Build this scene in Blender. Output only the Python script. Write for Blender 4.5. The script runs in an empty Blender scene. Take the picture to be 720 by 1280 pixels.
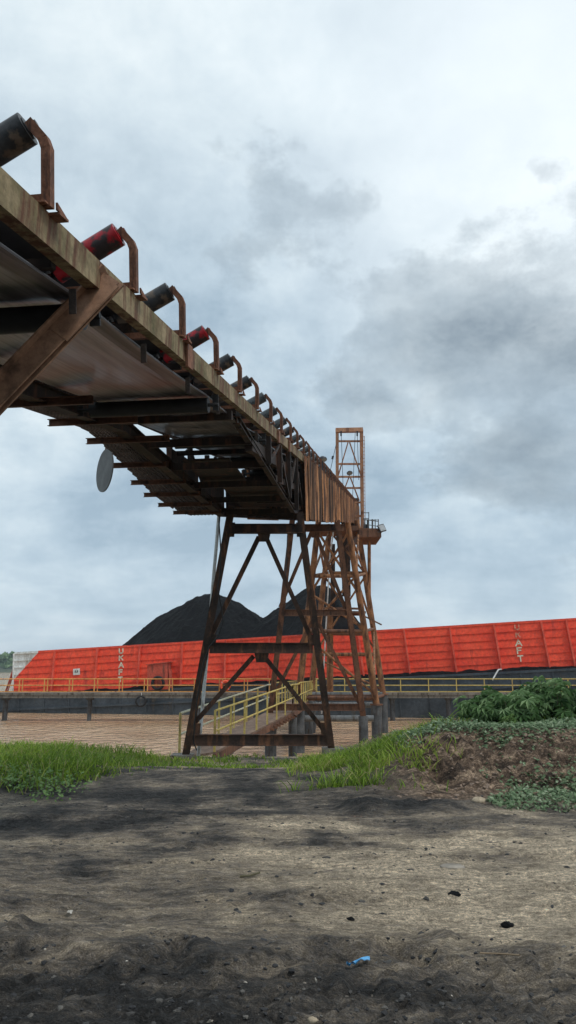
import bpy, math, random
import numpy as np
from mathutils import Vector, Matrix
random.seed(7); rng = np.random.default_rng(7)
scene = bpy.context.scene
COL = scene.collection
PIT = math.radians(11.9); F = 924.0; EYE = 1.6; WATER = -2.4

def at(px, py, d):
    xc = (px-360)/F*d; yc = (640-py)/F*d
    return Vector((xc, d*math.cos(PIT)-yc*math.sin(PIT), EYE+d*math.sin(PIT)+yc*math.cos(PIT)))
def proj(P):
    y = P[1]; z = P[2]-EYE
    d = y*math.cos(PIT)+z*math.sin(PIT); yc = -y*math.sin(PIT)+z*math.cos(PIT)
    return 360+F*P[0]/d, 640-F*yc/d, d
def at_z(px, py, z):
    a = at(px, py, 1.0)-Vector((0, 0, EYE)); k = (z-EYE)/a.z
    return Vector((0, 0, EYE))+a*k

# ------------------------------------------------------------------ materials
def new_mat(name):
    m = bpy.data.materials.new(name); m.use_nodes = True
    nt = m.node_tree; b = nt.nodes['Principled BSDF']
    return m, nt, b
def ramp(nt, fac, stops, interp='LINEAR'):
    r = nt.nodes.new('ShaderNodeValToRGB'); r.color_ramp.interpolation = interp
    e = r.color_ramp.elements
    while len(e) < len(stops): e.new(0.5)
    for i, (p, c) in enumerate(stops):
        e[i].position = p; e[i].color = (c[0], c[1], c[2], 1) if hasattr(c, '__len__') else (c, c, c, 1)
    nt.links.new(fac, r.inputs[0]); return r.outputs[0]
def noise(nt, vec, scale, detail=6, rough=.6, dist=0.0):
    n = nt.nodes.new('ShaderNodeTexNoise'); n.inputs['Scale'].default_value = scale
    n.inputs['Detail'].default_value = detail; n.inputs['Roughness'].default_value = rough
    n.inputs['Distortion'].default_value = dist
    nt.links.new(vec, n.inputs['Vector']); return n.outputs['Fac']
def coords(nt, scale=(1, 1, 1), kind='Object', randomize=False):
    t = nt.nodes.new('ShaderNodeTexCoord'); m = nt.nodes.new('ShaderNodeMapping')
    m.inputs['Scale'].default_value = scale
    nt.links.new(t.outputs[kind], m.inputs['Vector'])
    if randomize:
        oi = nt.nodes.new('ShaderNodeObjectInfo'); mu = nt.nodes.new('ShaderNodeMath'); mu.operation = 'MULTIPLY'
        mu.inputs[1].default_value = 57.0; nt.links.new(oi.outputs['Random'], mu.inputs[0])
        nt.links.new(mu.outputs[0], m.inputs['Location'])
    return m.outputs[0]
def mixc(nt, fac, a, b, mode='MIX'):
    m = nt.nodes.new('ShaderNodeMix'); m.data_type = 'RGBA'; m.blend_type = mode
    for s, v in ((0, fac), (6, a), (7, b)):
        if isinstance(v, (int, float)): m.inputs[s].default_value = v
        elif isinstance(v, (tuple, list)): m.inputs[s].default_value = (v[0], v[1], v[2], 1)
        else: nt.links.new(v, m.inputs[s])
    return m.outputs[2]
def bump(nt, b, h, strength=.4, dist=.01):
    n = nt.nodes.new('ShaderNodeBump'); n.inputs['Strength'].default_value = strength; n.inputs['Distance'].default_value = dist
    nt.links.new(h, n.inputs['Height']); nt.links.new(n.outputs[0], b.inputs['Normal'])
def math_n(nt, op, a, b=0.0, clamp=False):
    m = nt.nodes.new('ShaderNodeMath'); m.operation = op; m.use_clamp = clamp
    for i, v in enumerate((a, b)):
        if isinstance(v, (int, float)): m.inputs[i].default_value = v
        else: nt.links.new(v, m.inputs[i])
    return m.outputs[0]

def rusty(name, c1, c2, c3, scale=3.0, streak=(1, 1, .18), rough=.75, bumps=.35, metal=0.0, rand=0.0, spec=.3, s3=(.52, .66)):
    """base c1/c2 mottled, c3 patches and vertical streaks"""
    m, nt, b = new_mat(name)
    v = coords(nt, randomize=rand > 0); vs = coords(nt, streak, randomize=rand > 0)
    n1 = noise(nt, v, scale, 8, .65); n2 = noise(nt, vs, scale*3.2, 6, .6); n3 = noise(nt, v, scale*9, 4, .7)
    c = ramp(nt, n1, [(.36, c1), (.62, c2)])
    f = ramp(nt, n2, [(s3[0], 0), (s3[1], 1)])
    c = mixc(nt, f, c, c3)
    f3 = ramp(nt, n3, [(.3, .62), (.62, 1.12)])
    c = mixc(nt, .8, c, f3, 'MULTIPLY')
    if rand > 0:
        oi = nt.nodes.new('ShaderNodeObjectInfo')
        rr = ramp(nt, oi.outputs['Random'], [(0, 1-rand), (1, 1+rand*.9)])
        c = mixc(nt, 1.0, c, rr, 'MULTIPLY')
    nt.links.new(c, b.inputs['Base Color'])
    b.inputs['Roughness'].default_value = rough; b.inputs['Metallic'].default_value = metal
    b.inputs['Specular IOR Level'].default_value = spec
    bump(nt, b, math_n(nt, 'ADD', n3, n1), bumps, .006)
    return m
def plain(name, c, rough=.6, var=.25, scale=6, metal=0, bumps=.1, spec=.4):
    m, nt, b = new_mat(name); v = coords(nt)
    n = noise(nt, v, scale, 6, .65)
    lo = tuple(x*(1-var) for x in c); hi = tuple(min(1, x*(1+var)) for x in c)
    nt.links.new(ramp(nt, n, [(.35, lo), (.65, hi)]), b.inputs['Base Color'])
    b.inputs['Roughness'].default_value = rough; b.inputs['Metallic'].default_value = metal
    b.inputs['Specular IOR Level'].default_value = spec
    bump(nt, b, n, bumps, .01)
    return m

M = {}
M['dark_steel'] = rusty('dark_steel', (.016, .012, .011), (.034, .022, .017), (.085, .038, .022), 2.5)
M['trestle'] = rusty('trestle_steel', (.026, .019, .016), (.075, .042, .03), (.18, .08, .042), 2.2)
M['brown_steel'] = rusty('brown_steel', (.10, .05, .032), (.20, .095, .055), (.05, .03, .022), 2.2)
M['orange_pipe'] = rusty('orange_pipe', (.19, .085, .038), (.35, .17, .08), (.085, .04, .024), 1.6, s3=(.48, .62))
M['mast'] = rusty('mast_paint', (.34, .16, .09), (.46, .25, .15), (.18, .08, .05), 1.4)
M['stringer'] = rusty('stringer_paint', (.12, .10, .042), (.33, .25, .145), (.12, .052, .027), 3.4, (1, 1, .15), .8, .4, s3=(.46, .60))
M['bracket'] = rusty('bracket_rust', (.15, .062, .034), (.28, .125, .072), (.07, .035, .025), 7)
M['brace'] = rusty('brace_rust', (.24, .13, .08), (.38, .215, .135), (.12, .066, .042), 3, (.4, .4, .4), .55)
M['sheet'] = rusty('cladding_rust', (.17, .062, .022), (.42, .20, .085), (.05, .023, .014), 1.6, (1, 1, .10), .8, .3, rand=.75, s3=(.44, .60))
M['belt'] = rusty('belt_rubber', (.045, .042, .045), (.17, .155, .165), (.26, .17, .17), 1.5, (2.6, .05, 2.6), .36, .10, spec=.6, s3=(.56, .72))
M['black_rubber'] = plain('black_rubber', (.020, .020, .021), .6)
M['roller_black'] = rusty('roller_black', (.016, .017, .019), (.06, .06, .062), (.13, .095, .07), 4, (1, 1, 1), .45, s3=(.5, .6))
M['roller_grey'] = rusty('roller_grey', (.05, .06, .065), (.10, .11, .115), (.03, .03, .03), 5, (1, 1, 1), .5)
M['roller_red'] = rusty('roller_red', (.34, .012, .02), (.46, .02, .03), (.04, .03, .03), 3, (1, 1, 1), .42, s3=(.46, .54))
M['grating'] = rusty('grating', (.045, .034, .03), (.10, .075, .062), (.05, .025, .018), 6)
M['disc'] = plain('disc_paint', (.13, .13, .125), .6)
M['pole'] = rusty('white_pole', (.58, .6, .6), (.75, .77, .77), (.35, .3, .25), 3)
M['red'] = rusty('barge_red', (.78, .055, .022), (.90, .095, .038), (.40, .035, .024), .45, (1, 1, .22), .55, .25, spec=.35, s3=(.56, .72))
M['red_rib'] = rusty('barge_red_rib', (.66, .085, .05), (.78, .13, .08), (.38, .045, .03), .8, (1, 1, .2), .6, .1)
M['red_dull'] = rusty('barge_red_dull', (.46, .07, .04), (.58, .11, .07), (.2, .06, .04), .9)
M['white'] = rusty('barge_white', (.62, .64, .62), (.75, .77, .75), (.4, .36, .3), .6)
M['lettering'] = rusty('letter_paint', (.66, .60, .45), (.82, .78, .62), (.55, .25, .16), 1.8, (1, 1, 1), s3=(.6, .66))
M['lettering_worn'] = rusty('letter_paint_worn', (.64, .30, .20), (.72, .42, .30), (.6, .09, .05), 2.0, (1, 1, 1), s3=(.5, .56))
M['hull'] = rusty('barge_hull', (.035, .045, .055), (.075, .09, .105), (.11, .09, .07), .5, (1, 1, .3), .5, .25, s3=(.6, .75))
M['concrete'] = rusty('old_concrete', (.12, .11, .095), (.24, .22, .19), (.07, .055, .04), 1.6)
M['pile'] = rusty('pile_steel', (.05, .055, .06), (.11, .115, .12), (.06, .045, .035), 2)
M['greypipe'] = rusty('grey_pipe', (.10, .11, .115), (.17, .175, .18), (.07, .06, .05), 1.6)
M['yellow'] = rusty('yellow_rail', (.46, .34, .08), (.58, .47, .17), (.30, .20, .09), 4)
M['orange_rail'] = rusty('orange_rail', (.60, .27, .07), (.70, .38, .12), (.35, .14, .06), 2)
M['cream'] = rusty('cream_rail', (.52, .50, .36), (.62, .60, .46), (.4, .3, .1), 3)
M['plank'] = rusty('gangway_deck', (.16, .10, .07), (.26, .18, .13), (.1, .06, .04), 3)
M['lifering'] = plain('lifebuoy_orange', (.75, .10, .04), .5)
M['lamp'] = plain('lamp_casing', (.03, .035, .045), .5)
M['tyre'] = plain('tyre_rubber', (.010, .010, .011), .7)
M['glass'] = plain('lamp_glass', (.25, .28, .30), .2, spec=.6)
M['rope'] = plain('white_rope', (.55, .55, .55), .8)
M['blueplastic'] = plain('blue_plastic', (.10, .36, .66), .4)
M['paper'] = plain('pale_litter', (.5, .47, .42), .8)
M['wood'] = plain('stick_wood', (.26, .19, .12), .85)
M['bark'] = plain('shrub_stem', (.10, .09, .05), .8)
def leaf_mat(name, stops, rough=.55, trans=.12):
    m, nt, b = new_mat(name)
    a = nt.nodes.new('ShaderNodeAttribute'); a.attribute_name = 'var'
    c = ramp(nt, a.outputs['Fac'], stops); nt.links.new(c, b.inputs['Base Color'])
    b.inputs['Roughness'].default_value = rough; b.inputs['Specular IOR Level'].default_value = .3
    try:
        b.inputs['Subsurface Weight'].default_value = 0
        tr = nt.nodes.new('ShaderNodeBsdfTranslucent'); nt.links.new(c, tr.inputs[0])
        mx = nt.nodes.new('ShaderNodeMixShader'); mx.inputs[0].default_value = trans*2
        out = nt.nodes['Material Output']
        nt.links.new(b.outputs[0], mx.inputs[1]); nt.links.new(tr.outputs[0], mx.inputs[2]); nt.links.new(mx.outputs[0], out.inputs[0])
    except Exception: pass
    return m
M['grass'] = leaf_mat('grass_blades', [(0, (.05, .10, .018)), (.45, (.20, .32, .035)), (.8, (.38, .48, .075)), (1, (.48, .40, .19))], trans=.2)
M['creeper'] = leaf_mat('creeper_leaves', [(0, (.05, .095, .04)), (.6, (.155, .235, .115)), (1, (.33, .40, .26))])
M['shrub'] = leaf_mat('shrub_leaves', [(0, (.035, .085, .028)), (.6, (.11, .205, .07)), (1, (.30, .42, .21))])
M['seedling'] = leaf_mat('seedling_leaves', [(0, (.12, .22, .06)), (1, (.24, .36, .12))])

m, nt, b = new_mat('return_belt_rubber'); M['belt'] = m
tcn = nt.nodes.new('ShaderNodeTexCoord'); vr = nt.nodes.new('ShaderNodeVectorRotate'); vr.rotation_type = 'Z_AXIS'; vr.inputs['Angle'].default_value = math.atan2(.12012, .9818)
nt.links.new(tcn.outputs['Object'], vr.inputs['Vector']); mpn = nt.nodes.new('ShaderNodeMapping'); mpn.inputs['Scale'].default_value = (1, .03, .02); nt.links.new(vr.outputs[0], mpn.inputs[0])
st1 = noise(nt, mpn.outputs[0], 9, 3, .7); st2 = noise(nt, tcn.outputs['Object'], 1.3, 6, .6)
cb_ = ramp(nt, st1, [(.36, (.022, .021, .022)), (.44, (.10, .093, .098)), (.54, (.20, .185, .195)), (.62, (.075, .07, .072))])
cb_ = mixc(nt, ramp(nt, st2, [(.56, 0), (.70, .6)]), cb_, (.27, .21, .21))
nt.links.new(cb_, b.inputs['Base Color']); b.inputs['Roughness'].default_value = .32; b.inputs['Specular IOR Level'].default_value = .6
bump(nt, b, st1, .3, .01)
# ------------------------------------------------------------------ mesh builder
class MB:
    def __init__(s): s.v = []; s.f = []; s.sm = []
    def add(s, vs, fs, smooth=False):
        o = len(s.v); s.v += [Vector(v) for v in vs]
        for f in fs: s.f.append(tuple(o+i for i in f)); s.sm.append(smooth)
    def frame(s, p0, p1, up):
        a = (Vector(p1)-Vector(p0)).normalized(); up = Vector(up)
        x = up.cross(a)
        if x.length < 1e-4: x = Vector((1, 0, 0)).cross(a)
        x.normalize(); y = a.cross(x).normalized(); return x, y
    def prism(s, p0, p1, prof, up=(0, 0, 1), smooth=False):
        p0 = Vector(p0); p1 = Vector(p1); x, y = s.frame(p0, p1, up); n = len(prof)
        vs = [p0+x*a+y*b for a, b in prof]+[p1+x*a+y*b for a, b in prof]
        fs = [(i, (i+1) % n, n+(i+1) % n, n+i) for i in range(n)]
        s.add(vs, fs, smooth); s.add(vs, [tuple(range(n))[::-1], tuple(range(n, 2*n))])
    def box(s, p0, p1, w, h, up=(0, 0, 1)):
        s.prism(p0, p1, [(-w/2, -h/2), (w/2, -h/2), (w/2, h/2), (-w/2, h/2)], up)
    def H(s, p0, p1, w, h, t=.014, up=(0, 0, 1)):
        a = w/2; b = h/2; k = t/2+.001
        s.prism(p0, p1, [(-a, -b), (a, -b), (a, -b+t), (k, -b+t), (k, b-t), (a, b-t), (a, b), (-a, b), (-a, b-t), (-k, b-t), (-k, -b+t), (-a, -b+t)], up)
    def C(s, p0, p1, w, h, t=.012, up=(0, 0, 1), flip=1):
        a = w*flip; b = h/2; T = t*flip
        pr = [(0, -b), (a, -b), (a, -b+t), (T, -b+t), (T, b-t), (a, b-t), (a, b), (0, b)]
        if flip < 0: pr = pr[::-1]
        s.prism(p0, p1, pr, up)
    def L(s, p0, p1, w, h, t=.01, up=(0, 0, 1), flip=1):
        pr = [(0, 0), (w*flip, 0), (w*flip, t), (t*flip, t), (t*flip, h), (0, h)]
        if flip < 0: pr = pr[::-1]
        s.prism(p0, p1, pr, up)
    def tube(s, p0, p1, r, n=12, r1=None):
        r1 = r if r1 is None else r1
        p0 = Vector(p0); p1 = Vector(p1); x, y = s.frame(p0, p1, (0.01, .02, 1)); an = [2*math.pi*i/n for i in range(n)]
        vs = [p0+x*(r*math.cos(t))+y*(r*math.sin(t)) for t in an]+[p1+x*(r1*math.cos(t))+y*(r1*math.sin(t)) for t in an]
        s.add(vs, [(i, (i+1) % n, n+(i+1) % n, n+i) for i in range(n)], True)
        s.add(vs, [tuple(range(n))[::-1], tuple(range(n, 2*n))])
    def path(s, pts, r, n=8):
        pts = [Vector(p) for p in pts]; rings = []; o = len(s.v)
        for i, p in enumerate(pts):
            a = (pts[min(i+1, len(pts)-1)]-pts[max(i-1, 0)]).normalized()
            x = Vector((.31, .9, .2)).cross(a).normalized(); y = a.cross(x)
            s.v += [p+x*(r*math.cos(2*math.pi*k/n))+y*(r*math.sin(2*math.pi*k/n)) for k in range(n)]
        for i in range(len(pts)-1):
            for k in range(n):
                s.f.append((o+i*n+k, o+i*n+(k+1) % n, o+(i+1)*n+(k+1) % n, o+(i+1)*n+k)); s.sm.append(True)
    def torus(s, c, axis, R, r, n=28, k=10, flat=1.0):
        c = Vector(c); axis = Vector(axis).normalized(); x = axis.cross(Vector((.1, .2, 1))).normalized(); y = axis.cross(x); o = len(s.v)
        for i in range(n):
            t = 2*math.pi*i/n; e = x*math.cos(t)+y*math.sin(t)
            for j in range(k):
                q = 2*math.pi*j/k; s.v.append(c+e*(R+r*math.cos(q))+axis*(r*flat*math.sin(q)))
        for i in range(n):
            for j in range(k):
                s.f.append((o+i*k+j, o+((i+1) % n)*k+j, o+((i+1) % n)*k+(j+1) % k, o+i*k+(j+1) % k)); s.sm.append(True)
    def build(s, name, mat, parent=None, origin=None, loc=None):
        """origin: world point subtracted from the verts; loc: location relative to the parent"""
        base = Vector(origin) if origin is not None else (wloc(parent) if parent else Vector((0, 0, 0)))
        me = bpy.data.meshes.new(name)
        me.from_pydata([tuple(v-base) for v in s.v], [], s.f); me.validate()
        if len(me.polygons) == len(s.sm): me.polygons.foreach_set('use_smooth', s.sm)
        me.materials.append(mat); me.update()
        o = bpy.data.objects.new(name, me); COL.objects.link(o)
        if parent: o.parent = parent; o.location = loc if loc is not None else base-wloc(parent)
        else: o.location = loc if loc is not None else base
        return o
def wloc(o):
    v = Vector(o.location)
    while o.parent: o = o.parent; v += Vector(o.location)
    return v
def tag(o, label=None, cat=None, group=None, kind=None):
    if label: o['label'] = label
    if cat: o['category'] = cat
    if group: o['group'] = group
    if kind: o['kind'] = kind
    return o
def empty(name, loc, label, cat, group=None):
    o = bpy.data.objects.new(name, None); COL.objects.link(o); o.location = loc; o.empty_display_size = .3
    return tag(o, label, cat, group)
def part(name, mat, parent, fn):
    mb = MB(); fn(mb); return mb.build(name, mat, parent)
def npmesh(name, V, Fc, mat, smooth=False, attr=None, parent=None):
    """V (n,3), Fc (m,k) arrays of equal-sized faces"""
    me = bpy.data.meshes.new(name); m, k = Fc.shape
    me.vertices.add(len(V)); me.vertices.foreach_set('co', V.astype(np.float32).ravel())
    me.loops.add(m*k); me.loops.foreach_set('vertex_index', Fc.astype(np.int32).ravel())
    me.polygons.add(m); me.polygons.foreach_set('loop_start', np.arange(0, m*k, k, dtype=np.int32))
    me.polygons.foreach_set('use_smooth', np.full(m, smooth))
    me.update(calc_edges=True)
    if attr is not None:
        for nm, arr in attr.items():
            a = me.attributes.new(nm, 'FLOAT', 'POINT'); a.data.foreach_set('value', arr.astype(np.float32))
    me.materials.append(mat)
    o = bpy.data.objects.new(name, me); COL.objects.link(o)
    if parent: o.parent = parent
    return o

# ------------------------------------------------------------------ numpy noise
_tab = rng.random((256, 256))
def vnoise(x, y):
    xi = np.floor(x).astype(int); yi = np.floor(y).astype(int); fx = x-xi; fy = y-yi
    fx = fx*fx*(3-2*fx); fy = fy*fy*(3-2*fy)
    a = _tab[xi & 255, yi & 255]; b = _tab[(xi+1) & 255, yi & 255]; c = _tab[xi & 255, (yi+1) & 255]; d = _tab[(xi+1) & 255, (yi+1) & 255]
    return (a*(1-fx)+b*fx)*(1-fy)+(c*(1-fx)+d*fx)*fy
def fbm(x, y, o=5, g=.5):
    s = 0; a = 1; t = 0
    for i in range(o):
        s = s+a*vnoise(x*2**i+17.3*i, y*2**i+9.1*i); t += a; a *= g
    return s/t
def ss(x, a, b):
    t = np.clip((x-a)/(b-a), 0, 1); return t*t*(3-2*t)

# ------------------------------------------------------------------ terrain
def height(x, y):
    x = np.asarray(x, float); y = np.asarray(y, float)
    n1 = fbm(x*.9+3, y*.9+5, 4); n2 = fbm(x*3+40, y*3+20, 4); n3 = fbm(x*11+7, y*11+3, 3)
    z = (n1-.5)*.10
    # wheel-worn undulation running along x
    z += .022*np.sin(y*3.1+.5*x+2*n1)*ss(y, 3, 5)*(1-ss(y, 9, 11))
    z += (n3-.5)*.018+(fbm(x*1.2+9, y*9+3, 3)-.5)*.03
    # churned coal dirt close to the camera with a ragged edge
    e = 4.5+(n2-.5)*.9+(fbm(x*.8+80, y*0+3, 2)-.5)*.7-.25*ss(x, .2, 2.2)
    near = 1-ss(y, e-.10, e+.10)
    k = 1-ss(x, 1.2, 2.6)
    z -= near*.055*k
    near = near*(.35+.65*k)
    rg = 1-np.abs(2*fbm(x*7+5, y*9+1, 4, .6)-1)
    rh = 1-np.abs(2*fbm(x*19+2, y*22+8, 2)-1)
    z += near*((n2-.5)*.045+(n3-.5)*.05+(rg-.75)*.07+(rh-.8)*.045)
    for yc_, sl_ in ((6.75, .06), (7.35, .05), (8.35, -.03), (5.75, .02)):
        q_ = y-yc_-sl_*x-.12*np.sin(x*.7+yc_); bd = np.exp(-(q_/.13)**4)*ss(n1, .38, .55)
        z += bd*(-.016+.011*np.sign(np.sin(x*31+np.abs(q_)*38)))
    tr = fbm(x*.5+60, y*14+3, 4, .6)-.5
    z += .045*tr*ss(y, 4.8, 5.6)*(1-ss(y, 9.5, 10.5))+.02*(rh-.8)*(1-near)
    z += .055*np.exp(-((y-e-.12)/.16)**2)*k*(n2*1.6)
    # crusty black heap in the middle distance
    z += .16*np.exp(-((y-9.2)/.28)**2)*ss(x, .5, .9)*(1-ss(x, 1.7, 2.4))*n2*1.3
    z += .07*np.exp(-((y-9.9)/.3)**2)*ss(x, -1.5, .5)*(1-ss(x, 2.4, 3))*(n2+.2)
    # low berm at the bank
    z += .06*ss(y, 9.8, 11.2)
    z += .17*ss(y, 9.6, 11)*(1-ss(x, -4.8, -2.4))
    # mound on the right
    ed = 9.55+(fbm(x*.7+11, y*0, 2)-.5)*.8+.0*x
    mx = ss(x+(n1-.5)*.5, .25, 2.7)
    face = ss(y+(n2-.5)*.30+(n3-.5)*.12, ed+.1, ed+1.45)
    z += .66*mx*face*(1+.12*(n1-.5))
    z += .22*mx*face*(1-face)*4*(n2-.5)+.16*(1-face)*face*4*(n3-.5)*mx
    z += .06*ss(x, 3, 6)*face
    z -= (.24+.12*ss(x, .6, 2.0))*ss(y, 11.4+.4*(1-ss(x, .6, 2)), 14.6)
    # slope into the river
    z -= 5.2*ss(y+(n1-.5)*1.2, 15.5, 27)
    z += 0
    return z
def axis(segs):
    out = [segs[0][0]]
    for a, b, s0, s1 in segs:
        x = a; L = b-a
        while x < b-1e-6:
            x += s0+(s1-s0)*(x-a)/L; out.append(min(x, b))
    return np.array(out)
xs = axis([(-450, -60, 60, 8), (-60, -12, 4, .4), (-12, -4.5, .3, .045), (-4.5, 5.5, .036, .036), (5.5, 12, .045, .3), (12, 60, .4, 4), (60, 450, 8, 60)])
ys = axis([(-300, -20, 40, 3), (-20, 2.5, 2, .1), (2.5, 6, .024, .028), (6, 13.5, .034, .05), (13.5, 32, .06, .6), (32, 60, 2, 4)])
X, Y = np.meshgrid(xs, ys); Z = height(X, Y)
nx, ny = len(xs), len(ys)
idx = np.arange(nx*ny).reshape(ny, nx)
Fg = np.stack([idx[:-1, :-1].ravel(), idx[:-1, 1:].ravel(), idx[1:, 1:].ravel(), idx[1:, :-1].ravel()], 1)
# coal dust cover
n1 = fbm(X*.55+4, Y*1.6+2, 5); n2 = fbm(X*.35, Y*3.5+7, 5, .6); n3 = fbm(X*3, Y*3, 4)
rgt = ss(X+(n1-.5)*1.6, -1.4, 1.6)
coal = .54-.17*rgt+.0*X
coal += .46*(1-ss(Y+(n1-.5)*1.8+(n3-.5)*.7+.45*ss(X, .4, 2.2), 4.1, 5.2))*(1-.75*ss(X, .8, 2.4))
coal -= .34*ss(Y+(n1-.5)*2.0, 4.5, 5.4)*(1-ss(Y+(n1-.5)*2.4, 6.6, 8.4))*ss(X+(n1-.5)*2.4, -1.6, 1.4)
coal += .30*ss(Y+(n1-.5)*2.0+(n3-.5)*.6, 7.2, 9.0)*(1-ss(Y, 12, 13))*(1-ss(X+(n3-.5)*.8, .4, 2.6))
coal -= .30*np.exp(-((Y-9.9-.1*X)/.45)**2)*ss(X, -5.5, -4)*(1-ss(X, -3.0, -1.8))
coal += (n1-.5)*.7+(n2-.5)*.5+(n3-.5)*.8
coal += .5*np.exp(-((Y-9.2)/.25)**2)*ss(X, .5, .9)*(1-ss(X, 1.5, 2.1))
mound = ss(X+(n3-.5)*.5, .9, 1.9)*ss(Y+(n3-.5)*.4, 9.3, 9.8)
m, nt, b = new_mat('bare_ground'); M['ground'] = m
v = coords(nt)
def attr(nt, nm):
    a = nt.nodes.new('ShaderNodeAttribute'); a.attribute_name = nm; return a.outputs['Fac']
fine = noise(nt, v, 26, 8, .75); mid = noise(nt, coords(nt, (1, 3.2, 1)), 3.0, 9, .7, .3); grit = noise(nt, v, 120, 3, .6)
vo = nt.nodes.new('ShaderNodeTexVoronoi'); vo.inputs['Scale'].default_value = 34; nt.links.new(v, vo.inputs['Vector'])
cf = math_n(nt, 'ADD', attr(nt, 'coal'), math_n(nt, 'MULTIPLY', math_n(nt, 'SUBTRACT', mid, .5), 1.2))
cf = math_n(nt, 'ADD', cf, math_n(nt, 'MULTIPLY', math_n(nt, 'SUBTRACT', fine, .5), 1.5), True)
dust = ramp(nt, cf, [(0, (.56, .455, .33)), (.28, (.40, .325, .235)), (.5, (.25, .207, .16)), (.75, (.105, .092, .08)), (1, (.034, .033, .032))])
clay = ramp(nt, mid, [(.38, (.045, .032, .024)), (.5, (.155, .105, .073)), (.62, (.36, .26, .18))])
c = mixc(nt, attr(nt, 'mound'), dust, clay)
c = mixc(nt, .85, c, ramp(nt, fine, [(.34, .35), (.5, 1.0), (.64, 1.9)]), 'MULTIPLY')
g2 = noise(nt, coords(nt, (1, 2.2, 1)), 75, 5, .8)
c = mixc(nt, .8, c, ramp(nt, g2, [(.36, .35), (.5, 1.0), (.62, 1.9)]), 'MULTIPLY')
sc_ = noise(nt, coords(nt, (1, 4.5, 1), randomize=False), 7, 8, .75, .6)
c = mixc(nt, .9, c, ramp(nt, sc_, [(.36, .5), (.5, 1.0), (.62, 1.6)]), 'MULTIPLY')
peb = ramp(nt, vo.outputs['Distance'], [(.06, 1), (.12, 0)]); pebsel = ramp(nt, noise(nt, v, 60, 2), [(.6, 0), (.66, 1)])
c = mixc(nt, mixc(nt, 1.0, peb, pebsel, 'MULTIPLY'), c, (.30, .27, .23))
nt.links.new(c, b.inputs['Base Color']); b.inputs['Roughness'].default_value = .88; b.inputs['Specular IOR Level'].default_value = .25
hsum = math_n(nt, 'ADD', math_n(nt, 'MULTIPLY', mid, 1.4), math_n(nt, 'ADD', fine, math_n(nt, 'MULTIPLY', grit, .4)))
bump(nt, b, hsum, 1.0, .06)
g = npmesh('ground', np.stack([X.ravel(), Y.ravel(), Z.ravel()], 1), Fg, m, True, {'coal': coal.ravel(), 'mound': mound.ravel()})
tag(g, kind='structure')
def H1(x, y): return float(height(np.array([x]), np.array([y]))[0])

# water
m, nt, b = new_mat('muddy_water')
w1 = noise(nt, coords(nt, (1.0, .8, 1)), 1.25, 4, .5, .15); w2 = noise(nt, coords(nt, (.8, .5, 1)), .33, 3, .5); w3 = noise(nt, coords(nt, (1, .9, 1)), 4.2, 3, .5, .1)
nt.links.new(ramp(nt, w2, [(.35, (.50, .315, .175)), (.65, (.62, .42, .255))]), b.inputs['Base Color'])
b.inputs['Roughness'].default_value = .04; b.inputs['IOR'].default_value = 1.33
bump(nt, b, math_n(nt, 'ADD', math_n(nt, 'ADD', w1, math_n(nt, 'MULTIPLY', w3, .22)), math_n(nt, 'MULTIPLY', w2, 1.0)), 1.0, .42)
mb = MB(); mb.add([(-2500, 14, WATER), (2500, 14, WATER), (2500, 2600, WATER), (-2500, 2600, WATER)], [(0, 1, 2, 3)])
tag(mb.build('river_water', m), kind='structure')

# far bank with wooded hills
xb = np.linspace(-1500, 1500, 360); yb = np.array([640, 655, 670, 700, 760, 900, 1500, 2600.])
XB, YB = np.meshgrid(xb, yb)
prof = np.array([-3, 1.0, 2, 4, 5, 6, 8, 8.])[:, None]
ZB = prof*(.6+.8*fbm(XB*.01, YB*.01, 4))-.5
i2 = np.arange(XB.size).reshape(XB.shape)
Fb = np.stack([i2[:-1, :-1].ravel(), i2[:-1, 1:].ravel(), i2[1:, 1:].ravel(), i2[1:, :-1].ravel()], 1)
tag(npmesh('far_bank', np.stack([XB.ravel(), YB.ravel(), ZB.ravel()], 1), Fb, plain('far_bank_green', (.08, .10, .06), .9, .3, .05), True), kind='structure')
nb = 5000
bx = rng.uniform(-900, 700, nb); by = rng.uniform(655, 760, nb)
tall = 3+13*fbm(bx*.012+3, by*0+2, 4)**1.6+4*rng.random(nb)
cs = []; fs = []; va = []
for i in range(nb):
    r = 2.5+rng.random()*2.5; zz = tall[i]*rng.uniform(.35, 1); o = len(cs)
    for k in range(3):
        a, bb = rng.random(2)*6.28
        e = np.array([math.cos(a)*math.cos(bb), math.sin(a)*math.cos(bb)*.6, math.sin(bb)])
        f = np.cross(e, rng.normal(size=3)); f /= np.linalg.norm(f)+1e-6
        q = np.array([bx[i], by[i], zz]); o = len(cs)
        cs += [q-e*r, q-f*r, q+e*r, q+f*r]; fs.append((o, o+1, o+2, o+3)); va += [rng.random()]*4
tag(npmesh('far_woods', np.array(cs), np.array(fs), M['shrub'], False, {'var': np.array(va)}), 'hazy line of low woods on the far river bank', 'trees', kind='stuff')

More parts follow.
